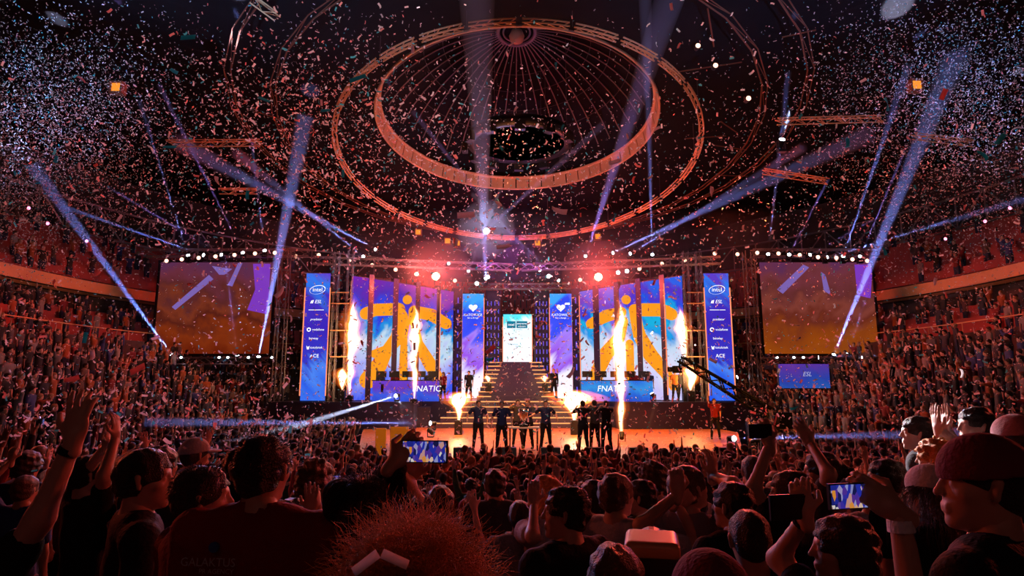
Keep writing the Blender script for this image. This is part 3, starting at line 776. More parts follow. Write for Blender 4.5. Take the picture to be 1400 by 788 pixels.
# (start px,py,Y) (end px,py,Y) half-angle deg, colour, power, label
BEAMS = [
 ((237,488,34.4), (112,318,30), 1.7, BC, 9000, 'floor lamp under the left screen throwing a wide violet beam up left'),
 ((353,491,34.4), (395,275,30), 1.9, BC, 11000, 'floor lamp under the left screen with a strong beam rising past its right edge'),
 ((325,490,34.4), (313,395,34), .5, BV, 5000, 'floor lamp under the left screen with a thin faint upright beam'),
 ((232,487,34.4), (-10,476,30), .8, BC, 6000, 'floor lamp under the left screen with a level beam going left'),
 ((258,352,34.6), (215,215,30), .55, BC, 5000, 'first beam lamp on the left truss, thin beam up and left'),
 ((281,350,34.6), (160,308,30), .8, BC, 5000, 'beam lamp on the left truss with a low flat beam to the left'),
 ((305,350,34.6), (205,290,30), .4, BV, 3500, 'beam lamp on the left truss with a thin pale beam up left'),
 ((333,348,34.6), (262,205,28), .5, BV, 5000, 'beam lamp on the left truss with a long thin beam to upper left'),
 ((362,345,34.6), (350,245,30), .4, BC, 3500, 'beam lamp on the left truss pointing almost straight up'),
 ((515,342,37), (355,255,28), 1.5, BC, 6500, 'lamp over the left wing with a wide blue beam to the upper left'),
 ((498,352,37), (395,268,28), .9, BC, 4500, 'lamp over the left wing with a narrower blue beam below another'),
 ((1139,488,34.4), (1246,225,28), 1.9, BC, 12000, 'floor lamp under the right screen throwing the strongest wide beam up right'),
 ((1158,487,34.4), (1180,420,34), .4, BV, 4000, 'floor lamp under the right screen with a thin short beam'),
 ((1115,489,34.4), (1410,480,30), .9, BC, 6500, 'floor lamp under the right screen with a level beam going right'),
 ((1005,517,36), (1250,420,30), 1.1, BV, 6500, 'lamp at the foot of the right banner with a long low beam to the right'),
 ((1128,353,34.6), (1400,272,28), 1.1, BC, 5500, 'beam lamp on the right truss with a flat beam running right'),
 ((1152,353,34.6), (1208,190,28), .9, BC, 6500, 'beam lamp on the right truss with a steep beam to the upper right'),
 ((1175,353,34.6), (1214,260,30), .4, BV, 3500, 'beam lamp on the right truss with a thin beam up right'),
 ((1050,350,34.6), (1067,195,28), .55, BC, 5000, 'beam lamp on the right truss with a thin nearly upright beam'),
 ((1078,350,34.6), (1112,285,30), .4, BV, 3000, 'beam lamp on the right truss with a short faint beam'),
 ((1105,350,34.6), (1162,318,32), .4, BV, 3000, 'beam lamp on the right truss with a short slanting faint beam'),
 ((664,382,40), (652,0,19), 1.5, BC, 13000, 'lamp above the centre with a tall wide blue beam to the frame top'),
 ((664,384,40), (672,240,34), .6, BW, 5000, 'lamp above the centre with a slim white beam'),
 ((892,350,37), (886,140,26), .7, BC, 6000, 'lamp over the right wing with a thin upright blue beam'),
 ((800,352,38), (872,130,26), 1.8, BV, 3800, 'lamp over the right wing with a broad hazy violet beam'),
 ((740,372,40), (628,232,34), .6, BV, 5000, 'lamp right of centre with a thin beam crossing to the left'),
 ((612,362,38), (742,245,30), .6, BV, 4500, 'lamp left of centre with a thin beam crossing to the right'),
 ((640,372,39), (668,300,33), .4, BW, 3000, 'lamp left of centre with a short thin white beam'),
 ((765,385,40), (690,310,34), .45, BW, 3500, 'lamp right of centre with a short white slanting beam'),
 ((836,347,37), (1045,250,28), 1.5, BC, 6500, 'lamp over the right wing with a wide blue beam to the upper right'),
 ((860,348,37), (1000,262,28), .8, BC, 4500, 'lamp over the right wing with a narrow blue beam to the upper right'),
 ((543,541,33), (375,592,24), 1.0, BW, 12000, 'lamp by the left stage edge with a white beam down to the crowd'),
 ((592,579,29), (350,578,24), .9, BC, 11000, 'lamp on the stage front with a level bluish beam to the left'),
 ((589,590,28), (548,552,29), .5, BW, 5000, 'lamp on the stage front with a short white beam up left'),
 ((554,592,27), (548,556,29), .6, BC, 2500, 'lamp at the stage corner with a short upright beam'),
 ((1000,600,22), (1420,590,13), 1.0, BC, 4500, 'lamp on the right stage corner with a level bluish beam over the crowd'),
 ((879,612,24.6), (905,520,32), .45, BW, 3500, 'small lamp at the stage front with a thin beam up right'),
 ((850,596,26), (850,480,30), .5, BW, 4500, 'lamp at the stage front right with a strong upright white beam'),
 ((893,541,34), (872,505,34), .5, BW, 2500, 'tiny lamp on the right desk with a short white beam up left'),
 ((1068,196,20), (1075,170,19.5), 2.5, BW, 1500, 'lamp on the upper right roof rig lighting a white patch'),
]
for i, (a, e, h, c, p_, lb) in enumerate(BEAMS):
    beam('beam_lamp', P(*a), P(*e), R(h), c, p_, lb, s=.8)

# spots that hit the ceiling and leave pale patches
for (sx, sy, sY, px, py, hw, pw) in ((353,491,34.4,323,18,1.6,9000), (1139,488,34.4,1224,28,1.9,11000), (237,488,34.4,82,36,1.1,5000),
                              (1152,353,34.6,1158,187,.55,4000), (1175,353,34.6,1223,222,.4,3000), (1050,350,34.6,1070,193,.5,6000),
                              (281,350,34.6,232,170,.6,4500), (362,345,34.6,341,204,.5,4500), (1160,487,34.4,1392,100,1.1,6000)):
    S = P(sx, sy, sY); D_ = (P(px, py, 20)-CAM).normalized(); k = (17.6-CAM.z)/D_.z; T_ = CAM+D_*k
    S = S+Vector((.35,-.2,0))
    lamp('ceiling_spot', 'SPOT', S, T_, pw*22, BW, .05, hw*2, .5)

# thin stage smoke hanging round the lamp trusses
M['smoke'] = volmat('stage_smoke', (.9,.85,1), .010)
b = MB(); b.box((0,38.2,11.1), (30,9.5,4.2)); so = b.build('stage_smoke', M['smoke'], kind='stuff'); so['label'] = 'thin violet lit smoke hanging around the lamp trusses above the stage'; so['category'] = 'smoke'
# lamps along the trusses
def par(px, py, Y, lens, r, label, energy=0, col=(1,.6,.4), group=None, halo=0):
    p_ = P(px, py, Y)
    t = thing('stage_lamp', label, 'lamp', p_, 0, group)
    b = MB(); b.cyl((0,.26,0), (0,-.02,0), r*.8, r*1.15, 14); b.build('housing', M['black'], t)
    b = MB(); b.cyl((0,-.03,0), (0,-.05,0), r, r*.98, 16); b.build('lens', lens, t)
    b = MB(); b.box((0,.1,r*1.3), (.04,.1,r*1.2)); b.box((-r*1.15,.1,r*.5), (.03,.06,r*1.5)); b.box((r*1.15,.1,r*.5), (.03,.06,r*1.5)); b.build('bracket', M['black'], t)
    if energy:
        q = lamp('lamp_glow', 'POINT', (0,-.3,0), None, energy, col, .08); q.parent = t
    if halo:
        b = MB(); n=14
        prof = [(halo*math.sin(math.pi*i/n)+.001, -halo*math.cos(math.pi*i/n)) for i in range(n+1)]
        b.lathe(prof, c=(0,-.3,0), n=20); b.build('haze_halo', M['haze_thin'], t, True)  # haze ball added to stand in for the lamp's bloom
    return t
ords = ['first','second','third','fourth','fifth','sixth','seventh','eighth','ninth','tenth','eleventh','twelfth']
for i, (x, y) in enumerate(((228,357),(249,355),(272,353),(295,351),(321,349),(349,347),(376,346),(405,351),(436,349))):
    par(x, y, 34.7 if x < 380 else 36, M['lens_warm'], .11, 'warm lamp on the left screen truss, %s from the left' % ords[i], group='warm lamps over the left screen')
for i, (x, y) in enumerate(((1008,348),(1035,346),(1064,347),(1093,349),(1118,352),(1143,353),(1165,355),(1185,357))):
    par(x, y, 34.7 if x > 1030 else 36, M['lens_warm'], .11, 'warm lamp on the right screen truss, %s from the left' % ords[i], group='warm lamps over the right screen')
for i, (x, y) in enumerate(((478,356),(509,363),(541,369),(569,375),(622,384),(652,388),(667,379))):
    par(x, y, 38, M['lens_warm'] if i < 5 else M['lens_white'], .12, 'lamp on the truss over the left stage wing, %s from the left' % ords[i], group='lamps over the left wing')
for i, (x, y) in enumerate(((750,378),(793,383),(845,373),(857,371),(874,368),(905,361),(936,356),(977,347))):
    par(x, y, 38, M['lens_white'] if i in (0,2,3) else M['lens_warm'], .12, 'lamp on the truss over the right stage wing, %s from the left' % ords[i], group='lamps over the right wing')
par(596, 378, 36, M['lens_red'], .22, 'very bright red blinder lamp over the left stage wing', 1400, (1,.10,.07), halo=2.2)
par(818, 379, 36, M['lens_red'], .22, 'very bright red blinder lamp over the right stage wing', 1200, (1,.08,.06), halo=2.2)
par(570, 375, 36, M['lens_red'], .10, 'small red lamp left of the brightest red blinder', 40, (1,.1,.06), halo=.6)
par(665, 316, 33, M['lens_white'], .16, 'glaring blue white lamp hanging high above the centre screen', 500, (.45,.6,1), halo=1.6)
for i, (x, y, Y) in enumerate(((66,306,33),(119,330,36),(40,285,32),(171,350,41))):
    par(x, y, Y, M['lens_pink'], .09, 'pink lamp on the left roof edge truss, %s from the frame edge' % ords[i], group='pink lamps on the left roof truss')
for i, (x, y, Y) in enumerate(((1346,303,33),(1292,327,36),(1380,285,32),(1240,350,41))):
    par(x, y, Y, M['lens_pink'], .09, 'pink lamp on the right roof edge truss, %s from the frame edge' % ords[i], group='pink lamps on the right roof truss')
for i, (x, y) in enumerate(((954,63),(978,90),(1023,135))):
    par(x, y, 24, M['lens_warm'], .10, 'warm lamp on the rig right of the ceiling ring, %s from above' % ords[i], group='warm lamps by the ceiling ring')
for i, (x, y, Y) in enumerate(((572,318,38),(612,330,38),(625,333,38),(817,324,38),(735,333,38),(161,121,20),(1251,118,20))):
    t = thing('ceiling_lantern', 'small square amber lantern hung from the ceiling, %s' % ('left of centre','lower left of centre','beside the lower left one','right of centre','in the centre','top left alone','top right alone')[i], 'lamp', P(x, y, Y))
    b = MB()
    for s in (-1,1): b.box((s*.19,0,0), (.05,.3,.42)); b.box((0,0,s*.19), (.42,.3,.05))
    b.build('lantern_frame', M['hoop'], t); b = MB(); b.box((0,0,0), (.3,.2,.3)); b.build('lantern_glass', M['lens_amber'], t)
# bright lamps under the side screens
for side, xs in (('left', (218,248,300,312,340,372)), ('right', (1062,1085,1098,1178))):
    for i, x in enumerate(xs):
        par(x, 489, 34.3, M['lens_white'], .06, 'tiny white lamp on the low truss under the %s screen, %s from the left' % (side, ords[i]), group='tiny lamps under the %s screen' % side)

# ------------------------------------------------------------------ flames and sparks
def blob_mesh(prof, seed, amp, n=18, k=26):
    """lumpy upright flame: prof = list of (z, radius)"""
    vs, fs = [], []; zs = [p_[0] for p_ in prof]; rs = [p_[1] for p_ in prof]
    for j in range(k+1):
        z = zs[0]+(zs[-1]-zs[0])*j/k; r = float(np.interp(z, zs, rs))
        wx = mnoise.noise(Vector((seed, z*.9, 0)))*.25*amp*(z-zs[0])/(zs[-1]-zs[0]+.01)*2; wy = mnoise.noise(Vector((seed+9, z*.9, 0)))*.2*amp
        for i in range(n):
            a = 2*math.pi*i/n; q = 1+amp*mnoise.noise(Vector((math.cos(a)*1.3+seed, math.sin(a)*1.3, z*2.2)))
            vs.append((wx+r*q*math.cos(a), wy+r*q*math.sin(a), z))
    for j in range(k):
        for i in range(n): fs.append((j*n+i, j*n+(i+1)%n, (j+1)*n+(i+1)%n, (j+1)*n+i))
    fs += [tuple(range(n-1,-1,-1)), tuple(range(k*n, (k+1)*n))]
    return vs, fs
M['fl_core'] = volmat('flame_core', emis=(1,.72,.42), es=14)
M['fl_mid'] = volmat('flame_body', emis=(1,.30,.05), es=3)
M['fl_halo'] = volmat('flame_halo', emis=(1,.16,.02), es=.4)
M['jet_core'] = volmat('jet_core', emis=(.8,.85,1), es=9)
M['jet_body'] = volmat('jet_body', emis=(.55,.55,1), es=1.2)
def flame(px, pb, pt, Y, rad, label, jet=False, seed=0, en=75, prof=None, base=True):
    p0 = P(px, pb, Y); h = zat(pt, Y)-p0.z
    t = thing('flame_jet', label, 'flame', p0)
    prof = prof or [(0,.18),(.08,.3),(.25,.55),(.45,.7),(.62,1.0),(.78,.8),(.9,.45),(1,.05)]
    for nm, k, mt, hk in (('flame_core', .8, 'jet_core' if jet else 'fl_core', .96), ('flame_body', 1.25, 'jet_body' if jet else 'fl_mid', 1.0), ('flame_halo', 2.3, 'fl_halo', 1.04)):
        if jet and nm == 'flame_halo': continue
        vs, fs = blob_mesh([(z*h*hk, r*rad*k) for z, r in prof], seed, .7)
        obj(nm, vs, fs, M[mt], t, True)
    q = lamp('flame_light', 'POINT', (0,-.3,h*.5), None, en, (.8,.85,1) if jet else (1,.5,.18), .3); q.parent = t
    if base:
        fz = 3.1 if abs(p0.x) < 2 and Y > 36 else 2.6 if Y > 33.4 else 1.2; hh = max(.25, p0.z-fz)
        u = thing('flame_projector', 'black flame projector under ' + label, 'projector', (p0.x, p0.y, p0.z-hh))
        b = MB(); b.box((0,0,hh/2-.02), (.35,.35,hh-.06)); b.build('box', M['black'], u); b = MB(); b.cyl((0,0,hh-.05), (0,0,hh-.005), .07, n=10); b.build('nozzle', M['steel'], u)
    return t
flame(478, 540, 408, 33.8, .30, 'a tall white hot flame before the outermost left screen', seed=1)
flame(566, 545, 415, 33.5, .28, 'a tall white hot flame before the left emblem', seed=2.4)
flame(468, 533, 503, 34, .28, 'a small low flame by the left truss tower', seed=3.1, en=90)
flame(850, 600, 408, 26.8, .27, 'the tallest white column of flame, right of centre', seed=4.2, jet=False)
flame(936, 498, 420, 34.5, .26, 'a tall white flame before the outermost right screen', seed=5.5)
flame(944, 534, 498, 34, .34, 'an orange lower flame behind the camera jib', seed=6.3, en=150)
FB = [(0,.15),(.2,.3),(.45,.5),(.6,1.0),(.8,1.1),(.93,.7),(1,.1)]
flame(627, 574, 536, 29.5, .40, 'a bushy flame burst left of the players', seed=7.7, prof=FB, en=180)
flame(785, 574, 534, 29.5, .60, 'a broad flame burst right of the players', seed=8.9, prof=FB, en=200)
flame(668, 523, 513, 37, .2, 'a flame shaped lamp glow at the left foot of the stairs', seed=9.5, en=40)  # bright lamp at the stair foot, built as a small flame body
flame(745, 523, 513, 37, .2, 'a flame shaped lamp glow at the right foot of the stairs', seed=10.5, en=40)  # same lamp stand-in on the right, with an added projector
# ------------------------------------------------------------------ people: smooth signed-distance bodies turned into meshes
import openvdb
def sdf_mesh(fn, lo, hi, h):
    lo = np.array(lo, float); hi = np.array(hi, float)
    n = np.ceil((hi-lo)/h).astype(int)+1
    g = np.stack(np.meshgrid(*[lo[i]+np.arange(n[i])*h for i in range(3)], indexing='ij'), -1).reshape(-1, 3)
    d = np.clip(fn(g), -3*h, 3*h).reshape(n).astype(np.float32)
    gr = openvdb.FloatGrid(float(3*h)); gr.copyFromArray(d, tolerance=0.0)
    p_, q = gr.convertToQuads(0.0)
    if len(p_) == 0: return np.zeros((0,3)), np.zeros((0,4), int)
    p_ = np.array(p_, float)*h+lo; q = np.array(q, int)
    a, b, c = p_[q[:,0]], p_[q[:,1]], p_[q[:,2]]
    if (np.einsum('ij,ij->i', a, np.cross(b, c))).sum() < 0: q = q[:, ::-1]
    return p_, q
def s_cap(P_, a, b, ra, rb):
    a = np.asarray(a, float); b = np.asarray(b, float); ba = b-a; pa = P_-a
    t = np.clip(pa@ba/(ba@ba+1e-9), 0, 1)
    return np.linalg.norm(pa-t[:,None]*ba, axis=1)-(ra+(rb-ra)*t)
def s_ell(P_, c, r, M3=None):
    q = P_-np.asarray(c, float)
    if M3 is not None: q = q@M3          # columns of M3 = local axes
    r = np.asarray(r, float); k0 = np.linalg.norm(q/r, axis=1); k1 = np.linalg.norm(q/(r*r), axis=1)+1e-9
    return k0*(k0-1)/k1
def smin(a, b, k):
    h = np.clip(.5+.5*(b-a)/k, 0, 1); return b*(1-h)+a*h-k*h*(1-h)
def rotm(e): return np.array(Euler(e, 'XYZ').to_matrix())
def ik(S, T, pole, l1, l2):
    S, T, pole = Vector(S), Vector(T), Vector(pole); d = T-S; L = d.length
    if L > (l1+l2)*.995: T = S+d*((l1+l2)*.995/L); d = T-S; L = d.length
    L = max(L, .08); d = d.normalized()
    c = max(-1, min(1, (l1*l1+L*L-l2*l2)/(2*l1*L))); pl = pole-d*pole.dot(d)
    pl = pl.normalized() if pl.length > 1e-4 else d.orthogonal().normalized()
    return S+d*(l1*c)+pl*(l1*math.sqrt(max(0, 1-c*c))), T

def person_meshes(pose, body_h=.018, head_h=.008, hand_h=.0065, legs=True, hair='short', shirt='tee', hands=True, female=False, cap=None, lean=0.0, head_rot=(0,0,0), stout=1.0, seed=0):
    """pose: dict with 'L','R' wrist targets, 'handL','handR' = (dir, palm normal, curl); person faces +Y, feet at z=0, 1.75 m tall"""
    U = rotm((-lean, 0, 0)); piv = np.array((0, 0, .95))
    up = lambda v: (U@(np.asarray(v, float)-piv))+piv
    sw = (.165 if female else .185)*stout
    sh = {s: up((k*sw, 0, 1.42)) for s, k in (('L', -1), ('R', 1))}
    hd = up((0, .015, 1.615)); HR = U@rotm(head_rot)
    neck0, neck1 = up((0, -.01, 1.42)), hd+HR@np.array((0, -.02, -.05))
    arms = {}
    for s in 'LR':
        k = -1 if s == 'L' else 1
        tgt = pose.get(s, (k*.24, .03, .86)); pole = pose.get('pole'+s, (k*.6, -.5, -.6))
        e, w_ = ik(sh[s], tgt, pole, .285, .255); arms[s] = (np.array(e), np.array(w_))
    legp = {}
    for s, k in (('L', -1), ('R', 1)): legp[s] = ((k*.09, 0, .92), (k*(.10+pose.get('spread', 0)*.5), .025, .50), (k*(.11+pose.get('spread', 0)), -.01, .09))
    so = stout
    def torso(P_, inf=0.0):
        d = s_ell(P_, up((0, .0, 1.27)), ((.150+inf)*so if not female else (.135+inf)*so, (.098+inf)*so, .21+inf), U)
        d = smin(d, s_cap(P_, sh['L'], sh['R'], .058+inf, .058+inf), .07)
        d = smin(d, s_ell(P_, up((0, .005, 1.07)), ((.130+inf)*so, (.092+inf)*so, .17+inf), U), .06)
        d = smin(d, s_ell(P_, (0, -.005, .95), ((.155+inf)*so, (.105+inf)*so, .12+inf)), .06)
        d = smin(d, s_cap(P_, up((-.09, -.01, 1.44)), up((.09, -.01, 1.44)), .045+inf, .045+inf), .06)
        if female: 
            for k in (-1, 1): d = smin(d, s_ell(P_, up((k*.065, .085, 1.29)), (.06+inf, .055+inf, .06+inf)), .04)
        return d
    def armd(P_, s, inf=0.0, part=1.0, fore=True, infw=None):
        e, w_ = arms[s]; S = sh[s]; infw = inf if infw is None else infw
        if part < 1:
            E2 = S+(e-S)*part; return s_cap(P_, S, E2, .054+inf, .045+infw)
        d = s_cap(P_, S, e, .052+inf, .040+inf)
        if fore: d = smin(d, s_cap(P_, e, w_, .039+inf, .026+infw), .03)
        return d
    def legd(P_, s, inf=0.0):
        h_, k_, a_ = legp[s]; d = s_cap(P_, h_, k_, .088+inf, .054+inf)
        return smin(d, s_cap(P_, k_, a_, .054+inf, .036+inf), .03)
    def headd(P_):
        q = (P_-hd)@HR; f = lambda c, r: s_ell(q, c, r)
        d = f((0, -.012, .035), (.076, .096, .085)); d = smin(d, f((0, .034, -.038), (.054, .060, .072)), .04)
        d = smin(d, f((0, .074, -.092), (.022, .020, .016)), .028)       # chin
        d = smin(d, s_cap(q, (0, .088, .02), (0, .108, -.016), .008, .0105), .013)   # nose
        d = smin(d, s_cap(q, (-.03, .078, .032), (.03, .078, .032), .012, .012), .018)   # brow
        for k in (-1, 1):
            d = -smin(-d, f((k*.030, .092, .012), (.017, .014, .011)), .010)
            d = smin(d, f((k*.030, .076, .011), (.0125, .0125, .0115)), .003)   # eyeball
            d = smin(d, f((k*.042, .055, -.012), (.018, .022, .018)), .02)      # cheek
            d = smin(d, s_cap(q, (k*.077, -.004, .022), (k*.074, .002, -.020), .013, .009), .008)  # ear
        d = smin(d, s_cap(q, (-.017, .093, -.049), (.017, .093, -.049), .0065, .0065), .006); d = smin(d, s_cap(q, (-.015, .091, -.061), (.015, .091, -.061), .0075, .0075), .006)
        return d
    def neckd(P_): return s_cap(P_, neck0, neck1, .062*(.88 if female else 1), .054*(.88 if female else 1))
    wv = lambda P_, a, f: a*(np.sin(P_[:,0]*f+seed)+np.sin(P_[:,2]*f*.8+P_[:,1]*f+seed*2)+np.sin((P_[:,0]+P_[:,2])*f*1.7))/3
    out = {}
    allp = [sh['L'], sh['R'], *arms['L'], *arms['R'], hd]
    lo = np.min(allp, 0)-.13; hi = np.max(allp, 0)+.13; lo[2] = min(lo[2], .80)
    lo[0] = min(lo[0], -.24*so); hi[0] = max(hi[0], .24*so); lo[1] = min(lo[1], -.2); hi[1] = max(hi[1], .2)
    vs, fs = [], []
    def addm(p_, q):
        b = sum(len(v) for v in vs); vs.append(p_); fs.append(q+b)
    def upper(P_):
        d = torso(P_)
        for s in 'LR': d = smin(d, armd(P_, s), .03)
        d = smin(d, neckd(P_), .04); return d
    if legs:
        def whole(P_):
            d = upper(P_)
            for s in 'LR': d = smin(d, legd(P_, s), .03)
            return d
        addm(*sdf_mesh(whole, (lo[0], lo[1], .04), hi, body_h))
    else: addm(*sdf_mesh(upper, lo, hi, body_h))
    addm(*sdf_mesh(lambda P_: smin(headd(P_), s_cap(P_, hd+HR@np.array((0,-.02,-.06)), (neck0+neck1)/2, .055, .056)*1.0, .03), hd-.15, hd+.16, head_h))
    hinfo = {}
    for s in 'LR':
        k = -1 if s == 'L' else 1; e, w_ = arms[s]; fd = (w_-e)/np.linalg.norm(w_-e)
        D, Nn, curl = pose.get('hand'+s, (None, None, .5))
        D = fd if D is None else np.asarray(D, float); D = D/np.linalg.norm(D)
        Nn = np.array((-k, .2, 0.)) if Nn is None else np.asarray(Nn, float)
        Nn = Nn-D*(Nn@D); Nn = Nn/(np.linalg.norm(Nn)+1e-9); Sd = np.cross(D, Nn)*k  # towards thumb side is -Sd*?
        th = Sd if (s == 'R') else Sd
        hinfo[s] = (w_, D, Nn, th)
        if not hands: continue
        prims = []
        c0 = w_; c1 = w_+D*.085
        for i, (o_, ln) in enumerate(((.030, .068), (.010, .076), (-.011, .071), (-.030, .056))):
            base = c1+th*o_; ang = curl*1.0+(.08*i if curl > .2 else 0); dr = D; pp = base
            sp = th*o_*(1.6 if curl < .3 else .2)
            for j, f_ in enumerate((.45, .32, .26)):
                a_ = ang*(j+.6)*.75; dv = D*math.cos(a_)+Nn*math.sin(a_); dv = dv+sp*2.0; dv = dv/np.linalg.norm(dv)
                q_ = pp+dv*ln*f_; prims.append((pp, q_, .0088-.0008*j, .0082-.0008*j)); pp = q_
        tb = w_+D*.028+th*.026; t1 = tb+(D*.62+th*.75+Nn*(.1+curl*.35))*.040; t2 = t1+(D*.85+th*(.35-curl*.5)+Nn*(.05+curl*.5))*.034
        prims += [(tb, t1, .0125, .0105), (t1, t2, .0102, .008)]
        Mh = np.stack([th, D, Nn], 1)
        def handd(P_):
            d = s_ell(P_, w_+D*.048, (.041, .056, .0155), Mh)
            d = smin(d, s_cap(P_, w_-D*.03, w_+D*.02, .026, .024), .02)
            for a_, b_, r0, r1 in prims: d = smin(d, s_cap(P_, a_, b_, r0, r1), .006)
            return d
        lo2 = np.minimum(w_, c1)-.115; hi2 = np.maximum(w_, c1)+.115
        addm(*sdf_mesh(handd, lo2, hi2, hand_h))
    out['body'] = (np.concatenate(vs), np.concatenate(fs)); out['hands'] = hinfo; out['head'] = (hd, HR); out['arms'] = arms
    # shirt
    inf = .014
    def shirtd(P_):
        d = torso(P_, inf)
        for s in 'LR': d = smin(d, armd(P_, s, .013, .62 if shirt in ('tee', 'polo') else 1.0, infw=.016 if shirt in ('tee', 'polo') else .010), .025)
        if shirt == 'hoodie': d = smin(d, s_cap(P_, up((-.06,-.08,1.47)), up((.06,-.08,1.47)), .055, .055), .04)
        if shirt in ('polo', 'jacket'): 
            d = smin(d, np.maximum(s_cap(P_, up((0,-.015,1.44)), up((0,0,1.50)), .075, .070), -(((P_-piv)@U)[:,2]+.95-1.44)), .012)
        d = d+wv(P_, .0045, 34)
        d = np.maximum(d, -s_cap(P_, up((0,.0,1.47)), up((0,.03,1.62)), .060, .075))
        d = np.maximum(d, .86-P_[:,2])
        if shirt not in ('tee', 'polo'):
            for s in 'LR':
                e, w_ = arms[s]; fd = (w_-e)/np.linalg.norm(w_-e); d = np.maximum(d, np.where(np.linalg.norm(P_-w_, axis=1) < .09, (P_-(w_-fd*.012))@fd, -9))
        return d
    out['shirt'] = sdf_mesh(shirtd, lo, (hi[0], hi[1], hi[2]), body_h*.8)
    def trd(P_):
        d = np.minimum(s_ell(P_, (0,-.005,.93), ((.168)*so, .118*so, .13)), 9)
        for s in 'LR': d = smin(d, legd(P_, s, .014), .04)
        return np.maximum(d+wv(P_, .005, 26), P_[:,2]-.97)
    if legs:
        out['trousers'] = sdf_mesh(trd, (-.34-pose.get('spread', 0),-.17,.05), (.34+pose.get('spread', 0),.17,1.0), body_h*1.1)
        def shoed(P_):
            d = np.full(len(P_), 9.)
            for s in 'LR':
                a_ = legp[s][2]; d = np.minimum(d, smin(s_ell(P_, (a_[0], .06, .045), (.045, .135, .045)), s_cap(P_, a_, (a_[0], a_[1], .14), .045, .045), .03))
            return np.maximum(d, .005-P_[:,2])
        out['shoes'] = sdf_mesh(shoed, (-.30-pose.get('spread', 0),-.12,-.01), (.30+pose.get('spread', 0),.22,.2), body_h*.9)
    # hair
    hw = lambda q, a, f: a*(np.sin(q[:,0]*f+seed)*np.sin(q[:,1]*f*.9+1.3*seed)+np.sin(q[:,2]*f*1.1+q[:,0]*f*.6))
    def haird(P_):
        q = (P_-hd)@HR
        th_ = {'short': .008, 'crop': .003, 'long': .012, 'ponytail': .008, 'bob': .014, 'curly': .026, 'frizz': .05, 'wavy': .014}.get(hair, .01)
        d = s_ell(q, (0, -.014, .038), (.078+th_, .099+th_, .087+th_))
        d = smin(d, s_ell(q, (0, -.045, -.01), (.066+th_*.6, .06+th_*.6, .07)), .03)
        face = s_ell(q, (0, .12, -.045), (.073, .095, .105)); d = np.maximum(d, -face)
        d = np.maximum(d, -s_ell(q, (0, .04, -.09), (.12, .075, .085)))
        if hair in ('long', 'wavy'):
            for k in (-1, 0, 1):
                d = smin(d, s_cap(q, (k*.05, -.055, -.0), (k*.075, -.095, -.29), .05, .032), .03)
            for k in (-1, 1): d = smin(d, s_cap(q, (k*.075, -.01, 0), (k*.092, .0, -.2), .028, .022), .02)
        if hair == 'bob':
            for k in (-1, 0, 1): d = smin(d, s_cap(q, (k*.06, -.04, 0), (k*.07, -.05, -.10), .045, .035), .03)
        if hair == 'ponytail':
            d = smin(d, s_cap(q, (0, -.10, .06), (0, -.16, .0), .02, .032), .012); d = smin(d, s_cap(q, (0, -.16, .0), (0, -.14, -.17), .032, .012), .01)
        a_ = {'short': .004, 'crop': .0015, 'long': .004, 'curly': .009, 'frizz': .008, 'wavy': .009}.get(hair, .004)
        if cap: d = np.maximum(d, q[:,2]-.034)
        return d+hw(q, a_*(.3 if cap else 1), 95 if hair not in ('curly', 'frizz') else 110)
    if hair != 'bald':
        ex = .35 if hair in ('long', 'wavy', 'ponytail') else .2
        out['hair'] = sdf_mesh(haird, hd-(.22, .25, ex), hd+(.22, .2, .24), head_h)
    if cap:
        bk = -1 if cap == 'back' else 1
        def capd(P_):
            q = (P_-hd)@HR
            d = np.maximum(s_ell(q, (0, -.012, .04), (.093, .115, .102)), .030-q[:,2]+q[:,1]*.12*bk)
            d = np.maximum(d, -s_ell(q, (0, -.012, .035), (.084, .105, .094)))
            if cap != 'beanie':
                br = np.maximum(s_ell(q, (0, bk*.12-.01, .028), (.078, .09, .016)), -s_ell(q, (0, -.012, .035), (.085, .105, .095)))
                d = smin(d, br, .006)
            return d
        out['cap'] = sdf_mesh(capd, hd-(.16, .24, .16), hd+(.16, .24, .2), head_h*.9)
    return out

def np_mesh(name, vq, m, smooth=True):
    v, q = vq; me = bpy.data.meshes.new(name)
    me.vertices.add(len(v)); me.vertices.foreach_set('co', np.asarray(v, np.float32).ravel())
    me.loops.add(len(q)*4); me.loops.foreach_set('vertex_index', np.asarray(q, np.int32).ravel())
    me.polygons.add(len(q)); me.polygons.foreach_set('loop_start', np.arange(0, len(q)*4, 4, dtype=np.int32)); me.polygons.foreach_set('loop_total', np.full(len(q), 4, np.int32))
    me.update(calc_edges=True); me.validate()
    if m: me.materials.append(m)
    if smooth: me.polygons.foreach_set('use_smooth', [True]*len(q))
    return me

